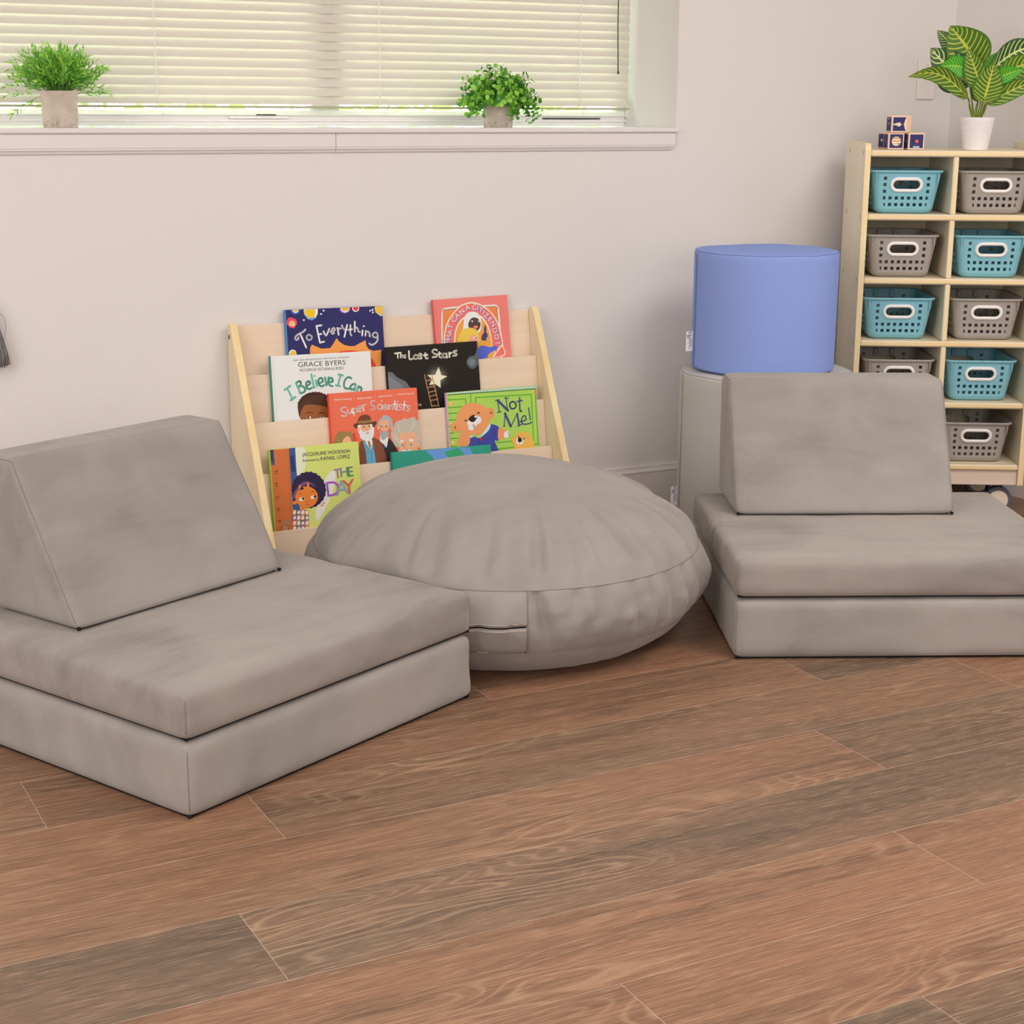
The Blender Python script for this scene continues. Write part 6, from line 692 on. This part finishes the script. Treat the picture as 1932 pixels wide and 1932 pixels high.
def needle(mb,p,d,rn,f):
    for _ in range(3):
        o=d.orthogonal().normalized(); o.rotate(Matrix.Rotation(rn.uniform(0,6.28),3,d)); v=(d*.8+o*rn.uniform(.4,.9)).normalized(); L=rn.uniform(.014,.026); w=v.cross(Vector((rn.gauss(0,1),rn.gauss(0,1),rn.gauss(0,1)))).normalized()*.0017; m=1 if rn.random()<.25+.5*f else 0
        b=v*L; u=Vector((0,0,.0012)); mb.add([p,p+b*.4+w,p+b+u,p+b*.4-w],[(0,1,2,3)],m)
def roundleaf(mb,p,d,rn,f):
    for s in (0,1):
        o=d.orthogonal().normalized(); o.rotate(Matrix.Rotation(rn.uniform(0,6.28),3,d)); v=(d*.55+o).normalized(); L=rn.uniform(.011,.0175); w=v.cross(d).normalized()*L*.46; up=v.cross(w).normalized()*L*.10; b=v*L; q=p+v*.002
        P=[q,q+b*.25+w*.8+up,q+b*.6+w+up,q+b*.9+w*.6,q+b,q+b*.9-w*.6,q+b*.6-w+up,q+b*.25-w*.8+up,q+b*.5]
        mb.add(P,[(8,i,(i+1)%8) for i in range(8)],1 if rn.random()<.3+.4*f else 0,True)
def plant_a():
    t,M=pot_square('small grassy green plant in a square concrete pot, left on the window sill',.992,4.487,.0885,.095,.094,-.218,1); rn=random.Random(11); mb,st=MB(),MB(); c=M@Vector((0,0,.08))
    for i in range(190):
        a=rn.uniform(0,6.28); e=rn.uniform(0,1); tl=e*.98; d=Vector((math.cos(a)*math.sin(tl),math.sin(a)*math.sin(tl)*.62,math.cos(tl))); r=rn.uniform(0,.028); sprig(mb,st,c+Vector((r*math.cos(a),r*math.sin(a),.002)),d,rn.uniform(.078,.130),9,rn,needle,.035)
    for (dx,dz,L) in ((-1,.10,.125),(-1,.5,.115),(-.9,.9,.12),(.95,.55,.115),(1,.25,.10),(.8,.9,.115)):
        for q in range(2): sprig(mb,st,c+Vector((dx*.025,-.015,.004)),Vector((dx,-.12,dz+rn.uniform(-.1,.1))),L,10,rn,needle,.03 if dz>.2 else .05)
    mb.build('foliage',[leafmat('grass_leaf',(80,150,46),(106,172,56)),leafmat('grass_tip',(140,196,62),(170,212,88))],t); st.build('stems',mat('grass_stem',(96,138,58),.7),t)
plant_a()
def plant_b():
    t,M=pot_square('bushy round-leaved green plant in a concrete pot, right on the window sill',2.284,4.487,.0855,.0895,.088,-.46,2); rn=random.Random(23); mb,st=MB(),MB(); c=M@Vector((0,0,.080))
    for i in range(170):
        a=rn.uniform(0,6.28); tl=math.acos(1-1.18*rn.random()); d=Vector((math.cos(a)*math.sin(tl),math.sin(a)*math.sin(tl)*.7,math.cos(tl)+.25)); r=rn.uniform(0,.022); sprig(mb,st,c+Vector((r*math.cos(a),r*math.sin(a),.0)),d,rn.uniform(.06,.108),9,rn,roundleaf,.07)
    for dx,dz,L,dr in ((-1,.4,.12,.15),(-.8,.3,.10,.17),(1,.45,.115,.16),(.9,.25,.11,.2),(.3,.35,.085,.26),(.1,.4,.09,.24)):
        for q in range(2): sprig(mb,st,c+Vector((dx*.025,-.03 if abs(dx)<.5 else -.01,.006)),Vector((dx,-.35 if abs(dx)>.5 else -1.0,dz)),L,10,rn,roundleaf,dr)
    mb.build('foliage',[leafmat('round_leaf',(66,128,44),(88,150,52)),leafmat('round_leaf_light',(120,178,54),(150,200,74))],t); st.build('stems',mat('round_stem',(120,140,80),.7),t)
plant_b()
def zebra():
    px,py=.345,.085; M=CM@Matrix.Translation((px,py,ZT+.0003)); t=thing('potted_plant','broad leaved plant with yellow veins in a ribbed white pot on the cabinet','plant',M)
    prof=[(.001,0),(.0345,0),(.036,.001)]; n=14
    for i in range(n):
        z=.004+.088*i/n; r=.0362+.0145*(z/.096); prof+=[(r,z),(r+.0007,z+.0025),(r+.0003,z+.0052)]
    prof+=[(.0512,.096),(.0506,.0975),(.0482,.0975),(.0470,.085),(.001,.084)]
    mb=MB(); o=M.translation; mb.lathe(prof,64,o); mb.build('pot',mat('pot_white',(226,214,210),.45),t)
    mb=MB(); mb.lathe([(.001,.0855),(.0468,.0852)],24,o); mb.build('soil',mat('dark_soil',(66,56,44),.9),t)
    cam=Vector((o.x,o.y,0)).normalized(); R=Vector((cam.y,-cam.x,0)); B=cam; U=Vector((0,0,1)); k=.001683; c0=o+Vector((0,0,.0975))
    Q=lambda x,y,d:c0+R*((x-1848)*k)+U*((223-y)*k)+B*d
    ms=[leafmat('zebra_dark',(52,84,46),(214,222,132),True),leafmat('zebra_mid',(70,108,30),(190,188,74),True),leafmat('zebra_bright',(46,146,36),(150,190,50),True)]
    mbs=[];uvs=[];mb=MB()
    def leaf(base,tip,wid,mi,d0,d1,bend,roll,stem=None):
        a,b=Q(*base,d0),Q(*tip,d1); ax=b-a; L=ax.length; f=ax.normalized(); nrm=(-B*math.cos(roll)+U.cross(B)*math.sin(roll)); s=f.cross(nrm).normalized(); nn=s.cross(f).normalized(); w=wid*k/2; N,Wd=18,8; vs=[]
        for i in range(N+1):
            v=i/N; ww=w*max(.0,(math.sin(math.pi*v**.72))**.80)*(1-.15*v) if 0<v<1 else 0; cen=a+ax*v+U*(bend*L*math.sin(math.pi*v))
            for j in range(Wd+1):
                u=-1+2*j/Wd; vs.append(cen+s*ww*u+nn*(abs(u)*ww*.22+.0012*math.sin(v*40)*abs(u))); uvs.append((u,v))
        mb.add(vs,[(i*(Wd+1)+j,i*(Wd+1)+j+1,(i+1)*(Wd+1)+j+1,(i+1)*(Wd+1)+j) for i in range(N) for j in range(Wd)],mi,True)
        p0=c0+R*((stem or 0)*k)+Vector((0,0,-.010)); st.tube(cat_rom([p0,p0*.45+a*.55+U*.004+ (R*(-.004 if a.dot(R)<p0.dot(R) else .004)),a,a+ax*.15],False,5),.002,6,rs=None)
    st=MB()
    leaf((1806,112),(1767,71),34,0,.03,.035,.05,.5,-6); leaf((1848,138),(1789,64),84,1,.015,.0,.03,.15,-4)
    leaf((1834,166),(1757,102),78,0,.012,.012,-.05,.0,-6); leaf((1826,140),(1774,137),40,2,-.01,-.02,.10,-.1,-3)
    leaf((1830,190),(1722,153),36,1,-.01,-.03,.20,.7,-8); leaf((1852,178),(1823,104),44,1,-.02,-.03,.03,.2,-3)
    leaf((1856,198),(1870,129),58,1,-.03,-.045,.0,-.2,2); leaf((1866,140),(1958,104),50,0,.02,.03,.16,-.3,6)
    leaf((1872,160),(1962,128),46,1,.0,.01,.12,-.3,5); leaf((1862,200),(1968,152),34,1,-.02,-.02,.05,-.4,4); leaf((1873,158),(1920,140),30,2,-.03,-.045,.05,-.2,4)
    leaf((1852,126),(1852,92),12,2,.035,.045,0,.0,0); leaf((1846,196),(1838,150),22,1,.01,.0,.0,.3,-2); leaf((1858,142),(1880,108),24,2,.04,.05,.05,.3,2)
    o2=mb.build('foliage',ms,t); me=o2.data; uv=me.uv_layers.new(name='UVMap')
    for l in me.loops: uv.data[l.index].uv=uvs[l.vertex_index]
    st.build('stems',mat('zebra_stem',(122,136,44),.6),t)
zebra()
# ------------------------------------------------------------------ wall plate, tassel
mb=MB(); wp=thing('wall_plate','blank cream wall plate on the wall behind the veined plant','wall plate',loc=(3.842,YW,1.347)); M=WM[wp.name]
mb.rbox(-.0375,.0375,-.0075,0,-.064,.066,r=.004,M=M); mb.build('plate',mat('plate_cream',(220,209,199),.5),wp)
mb=MB(); mb.box(-.003,.003,-.0083,-.007,.045,.048,M=M); mb.build('screw',mat('plate_screw',(180,170,162),.5),wp)
tt=thing('yarn_tassel','grey yarn tassel hanging on the wall at the left edge','tassel',loc=(.757,4.365,.75)); rn=random.Random(4); mb=MB()
for i in range(230):
    a=rn.uniform(0,6.28); r=rn.random()**.5; x,y=math.cos(a)*r,math.sin(a)*r; p=[]
    for q in range(6):
        v=q/5; w=.006+.038*v**.8; p.append((.757+x*w+rn.gauss(0,.0012)*v,4.363+y*w*.45,.735-.150*v*(1-.06*r*r)+rn.gauss(0,.002)*(v>.9)))
    mb.tube(p,.0011,4)
mb.build('yarn_strands',mat('grey_yarn',(142,132,130),.9,.1),tt)
mb=MB(); mb.lathe([(.001,.012),(.007,.010),(.0095,.002),(.008,-.006),(.0095,-.014)],20,(.757,4.363,.735)); mb.build('tassel_head',MC['grey_yarn'],tt)
mb=MB(); mb.tube(cat_rom([(.757,4.363,.745),(.752,4.375,.86),(.757,4.39,.98)],False,6),.0012,5); mb.tube(cat_rom([(.77,4.36,.735),(.784,4.358,.722),(.792,4.357,.700),(.789,4.358,.672),(.786,4.36,.655)],False,6),.0007,5); mb.build('hanging_cord',MC['grey_yarn'],tt)
# ------------------------------------------------------------------ light + camera
def area(name,loc,size,power,col=(1,.925,.87),target=None,sy=None):
    l=bpy.data.lights.new(name,'AREA'); l.energy=power; l.color=col; l.shape='RECTANGLE'; l.size=size; l.size_y=sy or size; o=bpy.data.objects.new(name,l); COL.objects.link(o); o.location=loc
    d=(Vector(target)-Vector(loc)) if target else Vector((0,0,-1)); o.rotation_euler=d.to_track_quat('-Z','Y').to_euler(); return o
area('ceiling_lamp',(2.9,1.5,2.72),1.5,48,sy=1.5); area('ceiling_lamp',(-.8,1.6,2.72),1.3,30,sy=1.3); area('room_fill',(.6,-2.35,1.75),5.0,84,target=(1.9,3.6,.8),sy=1.7); area('side_fill',(-3.0,1.2,1.55),3.4,78,target=(3.5,3.4,.75),sy=1.7)  # room and side panels: unseen fill light added to brighten fronts and left faces
w=bpy.data.worlds.new('daylight'); SC.world=w; w.use_nodes=True; bg=w.node_tree.nodes['Background']; bg.inputs[0].default_value=(.97,1,.93,1); bg.inputs[1].default_value=8.0
cd=bpy.data.cameras.new('camera'); cam=bpy.data.objects.new('camera',cd); COL.objects.link(cam); SC.camera=cam
cd.sensor_width=36; cd.lens=3094.4/1932*36; cd.clip_start=.05
PITCH,ROLL,PW=.24206601,-.00590154,.48056157
cp,sp_=math.cos(PITCH),math.sin(PITCH); cr,sr=math.cos(ROLL),math.sin(ROLL)
right,fwd,down=Vector((1,0,0)),Vector((0,cp,-sp_)),Vector((0,-sp_,-cp)); r2=cr*right+sr*down; d2=-sr*right+cr*down
RW=Matrix.Rotation(-PW,3,'Z'); r2,d2,fwd=RW@r2,RW@d2,RW@fwd
cam.matrix_world=Matrix(((r2.x,-d2.x,-fwd.x,0),(r2.y,-d2.y,-fwd.y,0),(r2.z,-d2.z,-fwd.z,1.25),(0,0,0,1)))
vs=SC.view_settings; vs.view_transform='Standard'; vs.look='None'; vs.gamma=1; vs.use_curve_mapping=False; vs.exposure=0.12; SC.display_settings.display_device='sRGB'
SC.cycles.use_denoising=True; SC.cycles.max_bounces=8; SC.cycles.diffuse_bounces=4
